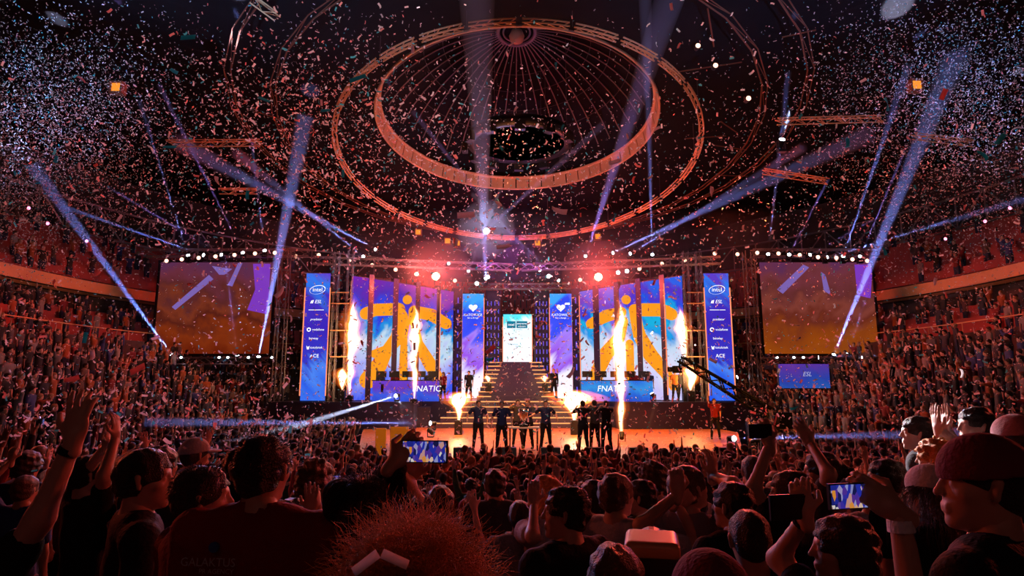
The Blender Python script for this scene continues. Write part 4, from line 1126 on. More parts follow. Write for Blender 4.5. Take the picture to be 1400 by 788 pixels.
SKIN = [mat('skin_fair', (.62,.36,.27), .5, var=.08, vscale=20), mat('skin_tan', (.50,.28,.19), .5, var=.08, vscale=20), mat('skin_deep', (.30,.16,.10), .5, var=.08, vscale=20)]
HAIRM = {'dark': mat('hair_dark', (.018,.012,.010), .45, bump=.7, bscale=160), 'brown': mat('hair_brown', (.10,.05,.025), .45, bump=.7, bscale=160),
         'fair': mat('hair_fair', (.35,.22,.10), .5, bump=.7, bscale=160), 'ginger': mat('hair_ginger', (.85,.30,.07), .5, bump=.8, bscale=160)}  # ginger brightened: orange light on the frizzy hair put into its colour
CL = {}
for nm, c in (('black',(.015,.015,.018)),('navy',(.02,.03,.09)),('grey',(.22,.22,.24)),('white',(.72,.72,.74)),('dark red',(.20,.012,.015)),('maroon',(.17,.035,.045)),('orange',(.55,.16,.03)),('blue',(.04,.09,.30)),('green',(.05,.13,.07)),('charcoal',(.05,.05,.055)),('pale grey',(.42,.42,.45)),('pink',(.5,.24,.26))):
    CL[nm] = mat('cloth_'+nm.replace(' ', '_'), c, .85, bump=.35, bscale=70, var=.12, vscale=14, spec=.2)
DENIM = mat('denim', (.03,.04,.08), .9, bump=.3, bscale=120); SHOE = mat('shoe_rubber', (.04,.04,.04), .6)
PM = {'body': 0}
def instantiate(meshes, name, label, loc, rz, group=None, scale=1.0, mats=None, cat='person'):
    t = thing(name, label, cat, loc, rz, group); t.scale = (scale,)*3
    for k, me in meshes.items():
        o = bpy.data.objects.new(k, me); link(o, t)
        mm = (mats or {}).get(k)
        if mm is not None: o.material_slots[0].link = 'OBJECT'; o.material_slots[0].material = mm
    return t
def build_meshes(res, mats):
    return {k: np_mesh('person_'+k, res[k], mats.get(k)) for k in ('body', 'shirt', 'trousers', 'shoes', 'hair', 'cap') if k in res and len(res[k][0])}
def phone(label, p_, ez, size=(.150,.075), screen=None, pitch=0.0, lit=True, grp=None):
    t = thing('phone', label, 'phone', p_, ez, grp); t.rotation_euler = (pitch, 0, ez)
    b = MB(); b.box((0, .006, 0), (size[0], .008, size[1])); b.build('phone_case', M['black'], t)
    b = MB(); b.box((0, 0, 0), (size[0]*.93, .002, size[1]*.9)); b.build('screen', screen or M['phone_scr'], t)
    return t
M['phone_scr_old'] = led_art('phone_screen', [(0,(.25,.1,.02)),(.3,(.02,.05,.5)),(.5,(.5,.45,.5)),(.6,(.6,.25,.05)),(.8,(.05,.1,.6)),(1,(.1,.02,.2))], .8, seed=2.2, scale=9, diag=.6, zr=(-.05,.05))

def picture(name, ramp, scale, s):
    m = bpy.data.materials.new(name); m.use_nodes = True; n = m.node_tree.nodes; l = m.node_tree.links; n.clear()
    o = n.new('ShaderNodeOutputMaterial'); e = n.new('ShaderNodeEmission'); v = n.new('ShaderNodeTexVoronoi'); t = n.new('ShaderNodeTexCoord'); c = n.new('ShaderNodeValToRGB'); mp = n.new('ShaderNodeMapping')
    mp.inputs['Scale'].default_value = (scale*1.6, 1, scale*.9); mp.inputs['Rotation'].default_value = (0, .25, 0); c.color_ramp.interpolation = 'EASE'
    l.new(t.outputs['Object'], mp.inputs[0]); l.new(mp.outputs[0], v.inputs['Vector']); v.inputs['Scale'].default_value = 1
    sp = n.new('ShaderNodeSeparateColor'); l.new(v.outputs['Color'], sp.inputs[0]); l.new(sp.outputs[0], c.inputs[0])
    el = c.color_ramp.elements; el[0].color = (*ramp[0][1], 1); el[1].position = ramp[1][0]; el[1].color = (*ramp[1][1], 1)
    for p_, q in ramp[2:]: x = el.new(p_); x.color = (*q, 1)
    l.new(c.outputs[0], e.inputs[0]); e.inputs[1].default_value = s; l.new(e.outputs[0], o.inputs[0]); return m
M['phone_scr'] = picture('phone_picture', [(0,(.01,.01,.06)), (.3,(.02,.03,.40)), (.5,(.10,.03,.30)), (.65,(.30,.32,.65)), (.8,(.75,.28,.03)), (.95,(.75,.7,.65))], 60, .75)
# stepped standing tiers under the nearest spectators
TIER = [(-9, 1.6), (1.4, 1.5), (2.35, 1.32), (3.3, 1.08), (4.35, .80), (5.5, .52), (6.8, .25), (8.2, 0)]
def tier_s(x, y): return y-.10*min(abs(x), 6)**2
def floor_z(x, y):
    s = tier_s(x, y); z = TIER[0][1]
    for a, b in TIER:
        if s >= a: z = b
    return z
tb = MB(); xs = [-11+.5*i for i in range(45)]
for k in range(len(TIER)-1):
    s0, z0 = TIER[k]; s1 = TIER[k+1][0]
    for i in range(44):
        xa, xb = xs[i], xs[i+1]; ya0, yb0 = s0+.10*min(abs(xa),6)**2, s0+.10*min(abs(xb),6)**2; ya1, yb1 = s1+.10*min(abs(xa),6)**2, s1+.10*min(abs(xb),6)**2
        zn = TIER[k+1][1]
        tb.add([(xa,ya0,z0),(xb,yb0,z0),(xb,yb1,z0),(xa,ya1,z0),(xb,yb1,zn),(xa,ya1,zn)], [(0,1,2,3),(3,2,4,5)])
tb.build('standing_tiers', M['tread'], kind='structure')
# ------------------------------------------------------------------ nearest spectators, each placed and posed
FG = []
def W2L(p_, base, rz, s):
    v = (Vector(p_)-Vector(base))/s; c, n_ = math.cos(-rz), math.sin(-rz); return (v.x*c-v.y*n_, v.x*n_+v.y*c, v.z)
def D2L(v, rz):
    c, n_ = math.cos(-rz), math.sin(-rz); return (v[0]*c-v[1]*n_, v[0]*n_+v[1]*c, v[2])
def spectator(label, px, py, Y, yaw=0, twist=0, hair='short', hcol='dark', shirt='tee', scol='black', skin=1, L=None, Rr=None, hL=None, hR=None, poleL=None, poleR=None,
              female=False, cap=None, ccol='maroon', lean=0, tilt=(0,0), stout=1.0, head_h=.0065, seed=0, hands=True):
    """px,py = head centre; yaw>0 turns the body to the left; twist = further turn of the head; L/R = hand targets (px,py,Y) ; hL/hR = (dir, normal, curl) in world axes"""
    c = P(px, py, Y); rz = R(yaw); s = (c.z-floor_z(c.x, c.y))/1.625; s0 = s; s = max(.86, min(1.12, s))
    base = Vector((c.x, c.y, c.z-1.625*s))
    if lean: 
        off = math.sin(lean)*.67*s; base.x += math.sin(rz)*off; base.y -= math.cos(rz)*off; base.z += .67*s*(1-math.cos(lean))
    pose = {}
    for k, tgt, hh, pl in (('L', L, hL, poleL), ('R', Rr, hR, poleR)):
        if tgt: pose[k] = W2L(P(*tgt), base, rz, s)
        if hh: pose['hand'+k] = (D2L(hh[0], rz) if hh[0] else None, D2L(hh[1], rz) if hh[1] else None, hh[2])
        if pl: pose['pole'+k] = D2L(pl, rz)
    res = person_meshes(pose, .02, head_h, .0055, True, hair, shirt, hands, female, cap, lean, (tilt[0], tilt[1], R(twist)), stout, seed or px*.37)
    ms = build_meshes(res, {'body': SKIN[skin], 'shirt': CL[scol], 'trousers': DENIM, 'shoes': SHOE, 'hair': HAIRM[hcol], 'cap': CL[ccol]})
    t = instantiate(ms, 'person', label, base, rz, scale=s)
    FG.append((base.x, base.y)); t['_s0'] = round(s0, 2)
    def hand_world(k):
        w_, D, N_, th = res['hands'][k]; Mx = Matrix.Translation(base) @ Matrix.Rotation(rz, 4, 'Z') @ Matrix.Scale(s, 4)
        return Mx @ Vector(w_), (Matrix.Rotation(rz, 3, 'Z') @ Vector(D)), res, Mx, s
    t_info = {k: hand_world(k) for k in 'LR'}
    return t, t_info, res
def band(t, res, k, name, m, off=.02, wd=.03, label=None):
    e, w_ = res['arms'][k]; e, w_ = Vector(e), Vector(w_); d = (w_-e).normalized(); c = w_-d*off
    b = MB(); b.cyl(c-d*wd/2, c+d*wd/2, .0335, .0315, 18); o = b.build(name, m, t)
    if label: o['label'] = label
    return o
def strands(t, res, m, n, length, spread, curl, r=.0016, seed=0, zmin=-.06, gravity=.5, vmax=1):
    """real hair strands: thin curved tubes rooted on the scalp"""
    rnd = random.Random(seed); hd, HR = res['head']; vs, fs = [], []
    for _ in range(n):
        u, v = rnd.uniform(0, 2*math.pi), rnd.uniform(-.35, vmax); rr = math.sqrt(max(0, 1-v*v))
        dirv = Vector((rr*math.cos(u), rr*math.sin(u), v))
        if dirv.y > .55 and dirv.z < .55: continue
        p_ = Vector((dirv.x*.085, dirv.y*.105-.014, dirv.z*.092+.036)); g = dirv.copy(); pts = [p_.copy()]
        ph = rnd.uniform(0, 6.28); L_ = length*rnd.uniform(.6, 1.25); k = 7
        ax = g.orthogonal().normalized(); ay = g.cross(ax)
        for j in range(k):
            g = (g+Vector((rnd.uniform(-1,1), rnd.uniform(-1,1), rnd.uniform(-1,1)))*spread-Vector((0,0,gravity*.12*(j+1)))).normalized()
            p_ = p_+g*L_/k; pts.append(p_+(ax*math.cos(ph+j*1.9)+ay*math.sin(ph+j*1.9))*curl)
        b0 = len(vs)
        for j, q in enumerate(pts):
            rr_ = r*(1-.75*j/len(pts))
            for i in range(3):
                a = 2*math.pi*i/3; vs.append(q+ax*rr_*math.cos(a)+ay*rr_*math.sin(a))
        for j in range(len(pts)-1):
            for i in range(3): fs.append((b0+j*3+i, b0+j*3+(i+1)%3, b0+(j+1)*3+(i+1)%3, b0+(j+1)*3+i))
    Mx = np.array(HR); V = [tuple(Mx@np.array(v)+hd) for v in vs]
    hp = next((c for c in t.children if c.name.startswith('hair')), t); return obj('hair_strands', V, fs, m, hp, True, kind='stuff')

UPR = (0,-.1,1)
# left edge, raised arm
t, hi_, res = spectator('person at left edge with bare arm raised high, dark band on the wrist', -62, 715, 1.95, yaw=-15, shirt='tee', scol='black', skin=0,
    Rr=(108,590,1.85), hR=((.05,0,1), (0,1,.0), .22), poleR=(.3,0,-1), L=(-60,900,1.9))
band(t, res, 'R', 'wristband', CL['black'], .03, .02, 'black wristband')
t, _, res = spectator('person with pale face and both hands joined above, behind the raised arm', 118, 650, 4.3, yaw=-30, twist=-20, skin=0, scol='black', L=(148,606,4.2), Rr=(158,598,4.2), hL=(UPR,(1,0,0),.3), hR=(UPR,(-1,0,0),.3), lean=-.05)
t, _, res = spectator('dark haired man in black seen in right profile beside raised hands', 193, 655, 2.75, yaw=-55, twist=-22, hcol='dark', scol='black', skin=1)
t, _, res = spectator('person with short dark hair, back turned, standing behind the profile man', 219, 637, 4.4, yaw=-10, scol='charcoal', skin=1)
t, _, res = spectator('man with pale cap front panel and dark hair above the profile man', 265, 622, 5.6, yaw=-40, cap='front', ccol='pale grey', scol='black', skin=1)
t, _, res = spectator('smiling man in dark red polo looking right, short quiff', 272, 681, 2.35, yaw=-42, twist=-30, shirt='polo', scol='dark red', skin=1, stout=1.05)
strands(t, res, HAIRM['dark'], 700, .020, .10, .0008, seed=4)
tm = text('shirt_lettering', 'PR AGENCY', .035, (.0, -.155, 1.22), (R(90),0,0), CL['pale grey'], t)
t, _, res = spectator('large man in dark red polo, back to camera, with lettering on his back', 358, 643, 2.2, yaw=-4, twist=-8, shirt='polo', scol='dark red', skin=1, stout=1.22)
strands(t, res, HAIRM['dark'], 900, .016, .08, .0006, seed=5)
text('shirt_lettering', 'GALAKTUS', .036, (-.085, -.152, 1.362), (R(88),0,0), CL['pale grey'], t); text('shirt_lettering', 'PR AGENCY', .021, (-.055, -.154, 1.336), (R(88),0,0), CL['pale grey'], t)
b = MB(); b.cyl((-.075,-.135,1.405), (-.075,-.144,1.405), .016, n=20); o = b.build('logo_print', CL['blue'], t)
t, _, res = spectator('person behind the large polo man, face in right profile with fist up', 330, 640, 4.2, yaw=-60, scol='black', skin=1, Rr=(345,668,4.1), hR=(UPR,(-1,0,0),1.1))
t, _, res = spectator('brown haired person right of the large polo man, hands clasped', 430, 655, 4.2, yaw=-20, hair='wavy', hcol='brown', scol='charcoal', female=True, skin=1, L=(424,700,4.0), Rr=(434,697,4.0), hL=(UPR,(1,0,0),.7), hR=(UPR,(-1,0,0),.7))
t, _, res = spectator('woman with long dark hair in right profile holding up a phone', 503, 700, 2.15, yaw=-42, twist=-25, hair='long', hcol='dark', shirt='long', scol='black', female=True, skin=1, tilt=(-.15,0),
    Rr=(538,634,2.1), hR=((.55,0,.65),(.2,.9,0),.75), poleR=(.2,.2,-1), L=(560,655,2.2), hL=((.2,0,.9),(.1,.9,0),.8))
strands(t, res, HAIRM['dark'], 500, .10, .18, .002, seed=6, gravity=1.0)
phone('black phone held sideways above the long haired woman, showing the stage', P(580,618,2.08), R(-8), (.155,.072))
t, _, res = spectator('person with huge frizzy ginger hair at the bottom of the picture', 562, 842, 1.42, yaw=5, hair='frizz', hcol='ginger', shirt='long', scol='black', female=True, skin=0)
strands(t, res, HAIRM['ginger'], 7000, .17, .5, .008, r=.0013, seed=7, gravity=.2)
t, _, res = spectator('person with round dark head, back turned, right of the held phone', 602, 690, 4.6, yaw=0, scol='black', skin=1)
t, _, res = spectator('man in dark zip jacket with striped shoulders, back turned', 677, 663, 5.6, yaw=4, shirt='jacket', scol='charcoal', skin=1)
t, _, res = spectator('man in grey tee, back to camera, left of the black tee profile man', 711, 707, 4.3, yaw=2, hair='crop', scol='grey', skin=1)
t, _, res = spectator('man in black tee in left profile, nearest in the middle', 776, 701, 2.85, yaw=38, twist=45, scol='black', skin=1, stout=1.06)
strands(t, res, HAIRM['dark'], 600, .018, .1, .0006, seed=8)
t, _, res = spectator('person with ginger hair looking up left behind the black tee man', 746, 676, 4.2, yaw=45, twist=20, tilt=(.3,0), hcol='ginger', hair='bob', scol='pale grey', skin=0, L=(730,690,4.0), hL=(UPR,(0,1,0),.6))
t, _, res = spectator('person with face turned up left, short dark hair, beside the raglan tee man', 812, 682, 4.6, yaw=40, twist=30, tilt=(.35,0), scol='grey', skin=0)
t, _, res = spectator('man in grey sleeved raglan tee stretching his arm out to the right', 842, 678, 3.75, yaw=-40, twist=-12, scol='pale grey', skin=1, hcol='brown', Rr=(926,690,3.6), hR=((.8,.1,.5),(0,1,0),1.0), poleR=(0,0,-1))
t, _, res = spectator('man in black tee looking left with goatee, between two grey tees', 878, 680, 4.4, yaw=40, twist=30, scol='black', skin=1)
t, _, res = spectator('person with fluffy curly dark hair above the black tee man', 893, 657, 5.2, yaw=8, hair='curly', hcol='brown', scol='black', skin=1)
t, _, res = spectator('man in grey tee looking up right with both arms lifted', 940, 668, 3.7, yaw=-50, twist=-15, tilt=(.2,0), scol='grey', skin=1, hcol='brown', L=(926,676,3.5), Rr=(974,650,3.7), hL=(UPR,(0,1,0),1.1), hR=(UPR,(-.5,.8,0),.8))
t, _, res = spectator('person with neat dark hair and dark tee below the raised hands', 1004, 692, 3.1, yaw=25, twist=15, scol='black', skin=1)
t, _, res = spectator('person with cropped hair rim lit orange, back of head only', 1026, 738, 2.5, yaw=0, hair='crop', scol='black', skin=1, tilt=(-.1,0))
t, _, res = spectator('person in big maroon beanie filling the bottom right of centre', 975, 830, 1.38, yaw=10, hair='crop', cap='beanie', ccol='maroon', shirt='hoodie', scol='maroon', skin=0, stout=1.1)
t, _, res = spectator('person with dark hair lit orange holding a camera low at the bottom', 842, 800, 1.75, yaw=-10, hair='short', hcol='brown', shirt='long', scol='black', skin=1)
t, _, res = spectator('person with short dark hair, back turned, far right of the grey tee man', 1030, 645, 5.4, yaw=0, scol='charcoal', skin=1, hair='crop')
t, _, res = spectator('woman in left profile, arm raised high with a dark camera', 1085, 676, 3.3, yaw=50, twist=20, hair='bob', hcol='dark', scol='black', female=True, skin=1, L=(1052,608,3.2), hL=((-.2,0,1),(0,1,0),.8), poleL=(-.2,0,-1))
phone('dark compact camera in the hand raised highest right of stage', P(1040,590,3.18), R(5), (.12,.07), screen=M['black'])
t, _, res = spectator('person in left profile with tan arm up, right of the camera woman', 1127, 645, 4.3, yaw=50, twist=20, scol='charcoal', hair='ponytail', female=True, skin=1, L=(1108,606,4.2), hL=((-.5,0,1),(0,1,0),.4))
t, _, res = spectator('dark haired woman in left profile lifting a black phone, lower right', 1158, 752, 2.05, yaw=45, twist=25, hair='long', hcol='dark', shirt='tee', scol='black', female=True, skin=1,
    L=(1101,707,2.0), hL=((-.1,.1,1),(.6,.8,0),.8), poleL=(.1,0,-1))
band(t, res, 'L', 'bracelet', CL['black'], .03, .012)
phone('black phone with dark screen held low by the woman in profile', P(1084,694,1.98), R(12), (.150,.075), screen=M['black'])
t, _, res = spectator('person below the frame whose big hand holds the bright phone', 1300, 870, 1.55, yaw=25, scol='black', skin=1, L=(1228,700,1.50), hL=((-.75,.1,.55),(-.2,.9,.0),.8), poleL=(.5,0,-1), hair='short')
band(t, res, 'L', 'wristband', CL['white'], .035, .03, 'white paper wristband')
phone('phone with bright colourful stage picture held up on the right', P(1163,679,1.5), R(14), (.112,.058))
t, _, res = spectator('person in left profile with reddish face left of the white cap', 1215, 655, 4.2, yaw=45, twist=20, scol='black', skin=0)
t, _, res = spectator('woman in backward white cap with long brown hair over a dark top', 1275, 672, 3.1, yaw=40, twist=-2, hair='wavy', hcol='brown', cap='back', ccol='white', shirt='long', scol='black', female=True, skin=0)
strands(t, res, HAIRM['brown'], 900, .30, .12, .005, r=.0013, seed=9, gravity=1.6, vmax=.05)
t, _, res = spectator('big man in maroon cap in left profile, badge on lanyard, right side', 1352, 662, 1.72, yaw=38, twist=38, hair='crop', cap='back', ccol='maroon', shirt='tee', scol='black', skin=1, stout=1.25)
o = MB(); o.box((-.02, -.165, 1.15), (.060, .004, .10)); o.build('badge', CL['white'], t)
t, _, res = spectator('brightly lit man with white sleeves and both hands raised to clap', 1338, 582, 4.6, yaw=60, twist=25, shirt='long', scol='white', skin=0, L=(1283,590,4.3), Rr=(1293,588,4.6), hL=((-.1,0,1),(1,0,0),.15), hR=((.1,0,1),(-1,0,0),.15))
t, _, res = spectator('person with pink red cap at the right frame edge', 1392, 602, 3.6, yaw=20, cap='back', ccol='pink', scol='charcoal', skin=1)
t, _, res = spectator('person in left profile with pale face, left of the clapping man', 1257, 592, 5.2, yaw=50, twist=20, hair='short', scol='charcoal', skin=0)
t, _, res = spectator('person with long ginger hair below the clapping man', 1283, 628, 4.0, yaw=30, twist=10, hair='wavy', hcol='ginger', scol='dark red', female=True, skin=0)
t, _, res = spectator('person with thick dark hair right of the dark red polo man behind', 400, 712, 3.3, yaw=10, hair='bob', hcol='dark', scol='black', skin=1, Rr=(425,700,3.2), hR=(UPR,(0,1,0),.2))
# and shoulders in shadow', 60, 735, 2.5, yaw=-15, shirt='hoodie', scol='black', skin=1)
# man and black wall of heads', 150, 735, 2.3, yaw=-10, shirt='jacket', scol='black', skin=1, hair='crop')
cm = thing('video_camera', 'dark shoulder camera with orange lit top pad at the bottom', 'camera', P(892,765,1.9), R(-12))
b = MB(); b.box((0,.05,-.03), (.15,.26,.10)); b.build('camera_body', M['black'], cm)
b = MB(); b.cyl((0,.16,-.03), (0,.32,-.03), .045, .055, 20); b.build('lens_barrel', M['black'], cm)
me = sdf_mesh(lambda q: np.linalg.norm(np.maximum(np.abs(q-np.array((0,.02,.035)))-np.array((.060,.075,.008)), 0), axis=1)-.018, (-.1,-.12,-.02), (.1,.12,.08), .006)
link(bpy.data.objects.new('top_pad', np_mesh('top_pad', me, mat('pad_orange', (.6,.25,.08), .4))), cm)  # orange light on the pad put into its colour

# ------------------------------------------------------------------ prototypes for the crowd on the floor
POSES = {
 'arms down': dict(),
 'one arm raised': dict(R=(.30,.10,1.93), handR=((0,0,1),(0,1,0),.15), poleR=(1,0,-.3)),
 'both arms raised': dict(L=(-.30,.08,1.95), R=(.30,.08,1.95), handL=((-.2,0,1),(0,1,0),.1), handR=((.2,0,1),(0,1,0),.1)),
 'holding up a phone': dict(L=(-.085,.30,1.70), R=(.085,.30,1.70), handL=((.2,.1,1),(.7,-.5,0),.8), handR=((-.2,.1,1),(-.7,-.5,0),.8)),
 'clapping hands': dict(L=(-.05,.30,1.62), R=(.05,.30,1.62), handL=((0,.2,1),(1,0,0),.1), handR=((0,.2,1),(-1,0,0),.1)),
 'fist in the air': dict(L=(-.26,.12,1.84), handL=((0,0,1),(0,1,0),1.4)),
}
HAIRS = [('short','short hair'),('crop','cropped hair'),('long','long hair'),('bob','bobbed hair'),('ponytail','a ponytail'),('curly','curly hair')]
PROTO = {}
hm = {}
for i, (pn, pose) in enumerate(POSES.items()):
    for fem in (False, True):
        res = person_meshes(pose, .03, .015, .012, True, 'bald', 'tee' if (i+fem) % 2 else 'long', True, fem, None, 0, (0, 0, 0), 1, i)
        PROTO[(pn, fem)] = build_meshes(res, {'body': SKIN[1], 'shirt': CL['black'], 'trousers': DENIM, 'shoes': SHOE})
for hn, _ in HAIRS:
    res = person_meshes({}, .2, .013, .05, False, hn, 'tee', False, False, None, 0, (0,0,0), 1, 1)
    hm[hn] = np_mesh('person_hair', res['hair'], HAIRM['dark'])
res = person_meshes({}, .2, .012, .05, False, 'crop', 'tee', False, False, 'front', 0, (0,0,0), 1, 1); capm = np_mesh('person_cap', res['cap'], CL['black'])
rnd = random.Random(11)
pts = []
tries = 0
def ok(x, y, dmin):
    return all((x-a)**2+(y-b)**2 > dmin*dmin for a, b in pts) and all((x-a)**2+(y-b)**2 > .2 for a, b in FG)
def in_view(x, y, m_=1.04): return abs(x) < .83*y*m_
cand = []
while len(pts) < 262 and tries < 60000:
    tries += 1
    y = rnd.uniform(4.7, 12.6); x = rnd.uniform(-.86*y, .86*y)
    if rnd.random() > 1.0: continue
    if abs(x) > 13: continue
    if ok(x, y, .56 if y < 8 else .60): pts.append((x, y))
pts.sort(key=lambda q: q[1])
SC_N = ['black','black','charcoal','navy','grey','black','dark red','white','maroon','blue','green','orange','pale grey','black','charcoal']
HC_N = ['dark','dark','brown','dark','fair','brown']
used = {}
sides = lambda x, y: ('far left' if x < -.5*y else 'left' if x < -.17*y else 'centre' if x < .17*y else 'right' if x < .5*y else 'far right')
rows = lambda y: ('front tiers' if y < 6.2 else 'middle tiers' if y < 8.2 else 'near floor' if y < 10.4 else 'mid floor')
combos_used = set(); mid_people = []
for i, (x, y) in enumerate(pts):
    for _ in range(60):
        pn = rnd.choice(['arms down']*6+['one arm raised','both arms raised','holding up a phone','clapping hands','fist in the air']); fem = rnd.random() < .3
        hn, hl = rnd.choice(HAIRS[:2]+HAIRS[:2]+[HAIRS[5]]) if not fem else rnd.choice(HAIRS[2:5])
        hc = rnd.choice(HC_N); sc_ = rnd.choice(SC_N); capd_ = rnd.random() < .14 and not fem; cc = rnd.choice(['black','maroon','white','navy']) if capd_ else None
        key = (pn, fem, hn if not capd_ else 'cap'+cc, hc if not capd_ else '', sc_, sides(x, y), rows(y))
        if key not in combos_used: break
    combos_used.add(key)
    if capd_: who = '%s %s cap' % ('wearing a', cc)
    else: who = 'with %s%s' % ('' if hl.startswith('a ') else hc+' ', hl) if not hl.startswith('a ') else 'with a %s ponytail' % hc
    lab = '%s in %s top %s, %s, %s %s' % ('woman' if fem else 'man', sc_, who, pn, sides(x, y), rows(y))
    if len(lab.split()) > 16: lab = lab.replace(' top', '').replace('wearing a', 'in')
    z = floor_z(x, y); s = rnd.uniform(.93, 1.05) if not fem else rnd.uniform(.88, .97)
    rz = math.atan2(x-.5, 32-y)+rnd.uniform(-.35, .35)+(rnd.choice([-1,1])*rnd.uniform(.6,1.3) if rnd.random() < .12 else 0)
    ms = dict(PROTO[(pn, fem)]); ms['hair'] = hm['crop' if capd_ else hn]
    if capd_: ms['cap'] = capm
    mt = {'body': rnd.choice(SKIN[:2]+SKIN), 'shirt': CL[sc_], 'hair': HAIRM[hc]}
    if capd_: mt['cap'] = CL[cc]
    instantiate(ms, 'person', lab, (x, y, z), rz, 'spectators on the tiers and near floor', s, mt)
    mid_people.append((x, y))
    if pn == 'holding up a phone':
        f_ = Vector((-math.sin(rz), math.cos(rz), 0)); pp = Vector((x, y, z))+f_*.33*s+Vector((0,0,1.80*s))
        phone('small phone held up by %s in %s top, %s %s' % ('woman' if fem else 'man', sc_, sides(x, y), rows(y)), pp, rz, (.15,.075), grp='phones held up in the crowd')

# players and staff on the stage
def stage_person(label, px, Y, z, yaw, pose, scol, hair='short', hcol='dark', fem=False, shirt='tee', s=1.0, spread=.06):
    po = dict(pose); po['spread'] = spread
    x = xat(px, Y, z+1)
    res = person_meshes(po, .025, .012, .010, True, hair, shirt, True, fem, None, 0, (0,0,0), 1.08, px)
    ms = build_meshes(res, {'body': SKIN[0], 'shirt': CL[scol], 'trousers': CL['black'], 'shoes': SHOE, 'hair': HAIRM[hcol]})
    return instantiate(ms, 'person', label, (x, Y, z), R(yaw), None, s)
stage_person('player in dark team shirt, leftmost on stage, arm out to his neighbour', 654, 22.4, 1.2, 190, dict(R=(.42,.15,1.05), L=(-.3,.1,.95)), 'navy')
stage_person('broad player in dark team shirt, second from left on stage', 686, 21.4, 1.2, 175, dict(L=(-.35,.12,.95), R=(.33,.10,.95)), 'navy')
stage_person('player behind the trophy with both hands lifted', 708, 23.6, 1.2, 180, dict(L=(-.25,.3,1.5), R=(.25,.3,1.5)), 'charcoal')
stage_person('player bending over the trophy table', 722, 22.9, 1.2, 160, dict(L=(-.15,.4,1.15), R=(.2,.4,1.2)), 'navy', hcol='brown')
stage_person('player in dark team shirt, rightmost of the group on stage', 746, 22.2, 1.2, 185, dict(R=(.5,.1,1.2), L=(-.4,.1,1.1)), 'navy')
stage_person('woman in dark dress standing by the left screens on the rear deck', 606, 36.9, 2.6, 150, {}, 'dark red', 'long', 'brown', True, s=.95)
stage_person('person standing at the left foot of the stairs by the heart screen', 641, 37.3, 2.6, 170, {}, 'black', s=1.0)
stage_person('presenter in dark suit at the right foot of the stairs', 757, 36.9, 2.6, 200, dict(R=(.1,.3,1.25)), 'black', 'short', 'ginger', shirt='jacket', s=1.06)
stage_person('crew member with one arm raised on the orange floor right of stage', 977, 27.0, 1.2, 170, dict(R=(.25,.1,2.0)), 'dark red', s=.98)
for i, (px, c) in enumerate(((868,'dark red'),(888,'navy'),(923,'orange'),(931,'charcoal'))):
    stage_person('staff member in %s behind the right player desk, %s from the left' % (c, ord_ if (ord_ := ('first','second','third','fourth')[i]) else ''), px, 36.7 if px < 900 else 34.5, 2.6, 180, {}, c, s=.97)
for i, (px, c) in enumerate(((520,'navy'),(540,'dark red'),(586,'charcoal'))):
    stage_person('staff member in %s behind the left player desk, %s from the left' % (c, ('first','second','third')[i]), px, 36.45, 2.6, 180, {}, c, s=.97)
for i, (px, Y, c) in enumerate(((797,21.5,'black'),(813,22.2,'charcoal'),(829,21.2,'black'),(1040,24,'black'))):
    stage_person('camera crew member in dark clothes crouching light, %s from the left at stage front' % ('first','second','third','fourth')[i], px, Y, 1.2 if px < 1000 else 0, 20, dict(L=(-.1,.3,1.5), R=(.1,.3,1.5)), c)

# ------------------------------------------------------------------ the rest of the crowd: far past three hundred, one object
def low_person(pose, seed):
    po = dict(pose); res = person_meshes(po, .055, .032, .05, True, 'short', 'tee', False, False, None, 0, (0,0,0), 1, seed)
    vs, fs, mi = [], [], []; b0 = 0
    for k, idx in (('body', 0), ('shirt', 1), ('trousers', 2), ('hair', 3)):
        v, q = res[k]; vs.append(v); fs.append(q+b0); mi += [idx]*len(q); b0 += len(v)
    me = np_mesh('spectator_shape', (np.concatenate(vs), np.concatenate(fs)), None)
    for m_ in (M['c_skin'], M['c_shirt'], DENIM, M['c_hair']): me.materials.append(m_)
    me.polygons.foreach_set('material_index', mi[:len(me.polygons)]); return me
def rand_mat(name, ramp, rough=.8):
    m = bpy.data.materials.new(name); m.use_nodes = True; n = m.node_tree.nodes; l = m.node_tree.links; b = n['Principled BSDF']
    oi = n.new('ShaderNodeObjectInfo'); cr = n.new('ShaderNodeValToRGB'); cr.color_ramp.interpolation = 'CONSTANT'
    e = cr.color_ramp.elements; e[0].position = 0; e[0].color = (*ramp[0], 1); e[1].position = 1/len(ramp); e[1].color = (*ramp[1], 1)
    for i, c in enumerate(ramp[2:]): x = e.new((i+2)/len(ramp)); x.color = (*c, 1)
    l.new(oi.outputs['Random'], cr.inputs[0]); l.new(cr.outputs[0], b.inputs['Base Color']); b.inputs['Roughness'].default_value = rough; return m
M['c_skin'] = rand_mat('crowd_skin', [(.6,.35,.26),(.5,.28,.2),(.62,.38,.3),(.4,.22,.15)], .5)
M['c_shirt'] = rand_mat('crowd_clothes', [(.02,.02,.02),(.10,.10,.11),(.02,.02,.03),(.16,.015,.015),(.22,.21,.21),(.03,.03,.04),(.04,.06,.2),(.015,.015,.015),(.3,.08,.02),(.04,.04,.05),(.02,.02,.02),(.10,.06,.05)])  # clothes darkened to put shade of the stands into their colours
M['c_hair'] = rand_mat('crowd_hair', [(.02,.013,.01),(.10,.05,.03),(.015,.01,.01),(.3,.2,.1),(.03,.02,.015)])
lib = bpy.data.collections.new('crowd_shapes')
for i, pn in enumerate(('arms down','one arm raised','both arms raised','clapping hands')):
    o = bpy.data.objects.new('crowd_shape_%d' % i, low_person(POSES[pn], i)); lib.objects.link(o)
CP, CR_, CV = [], [], []
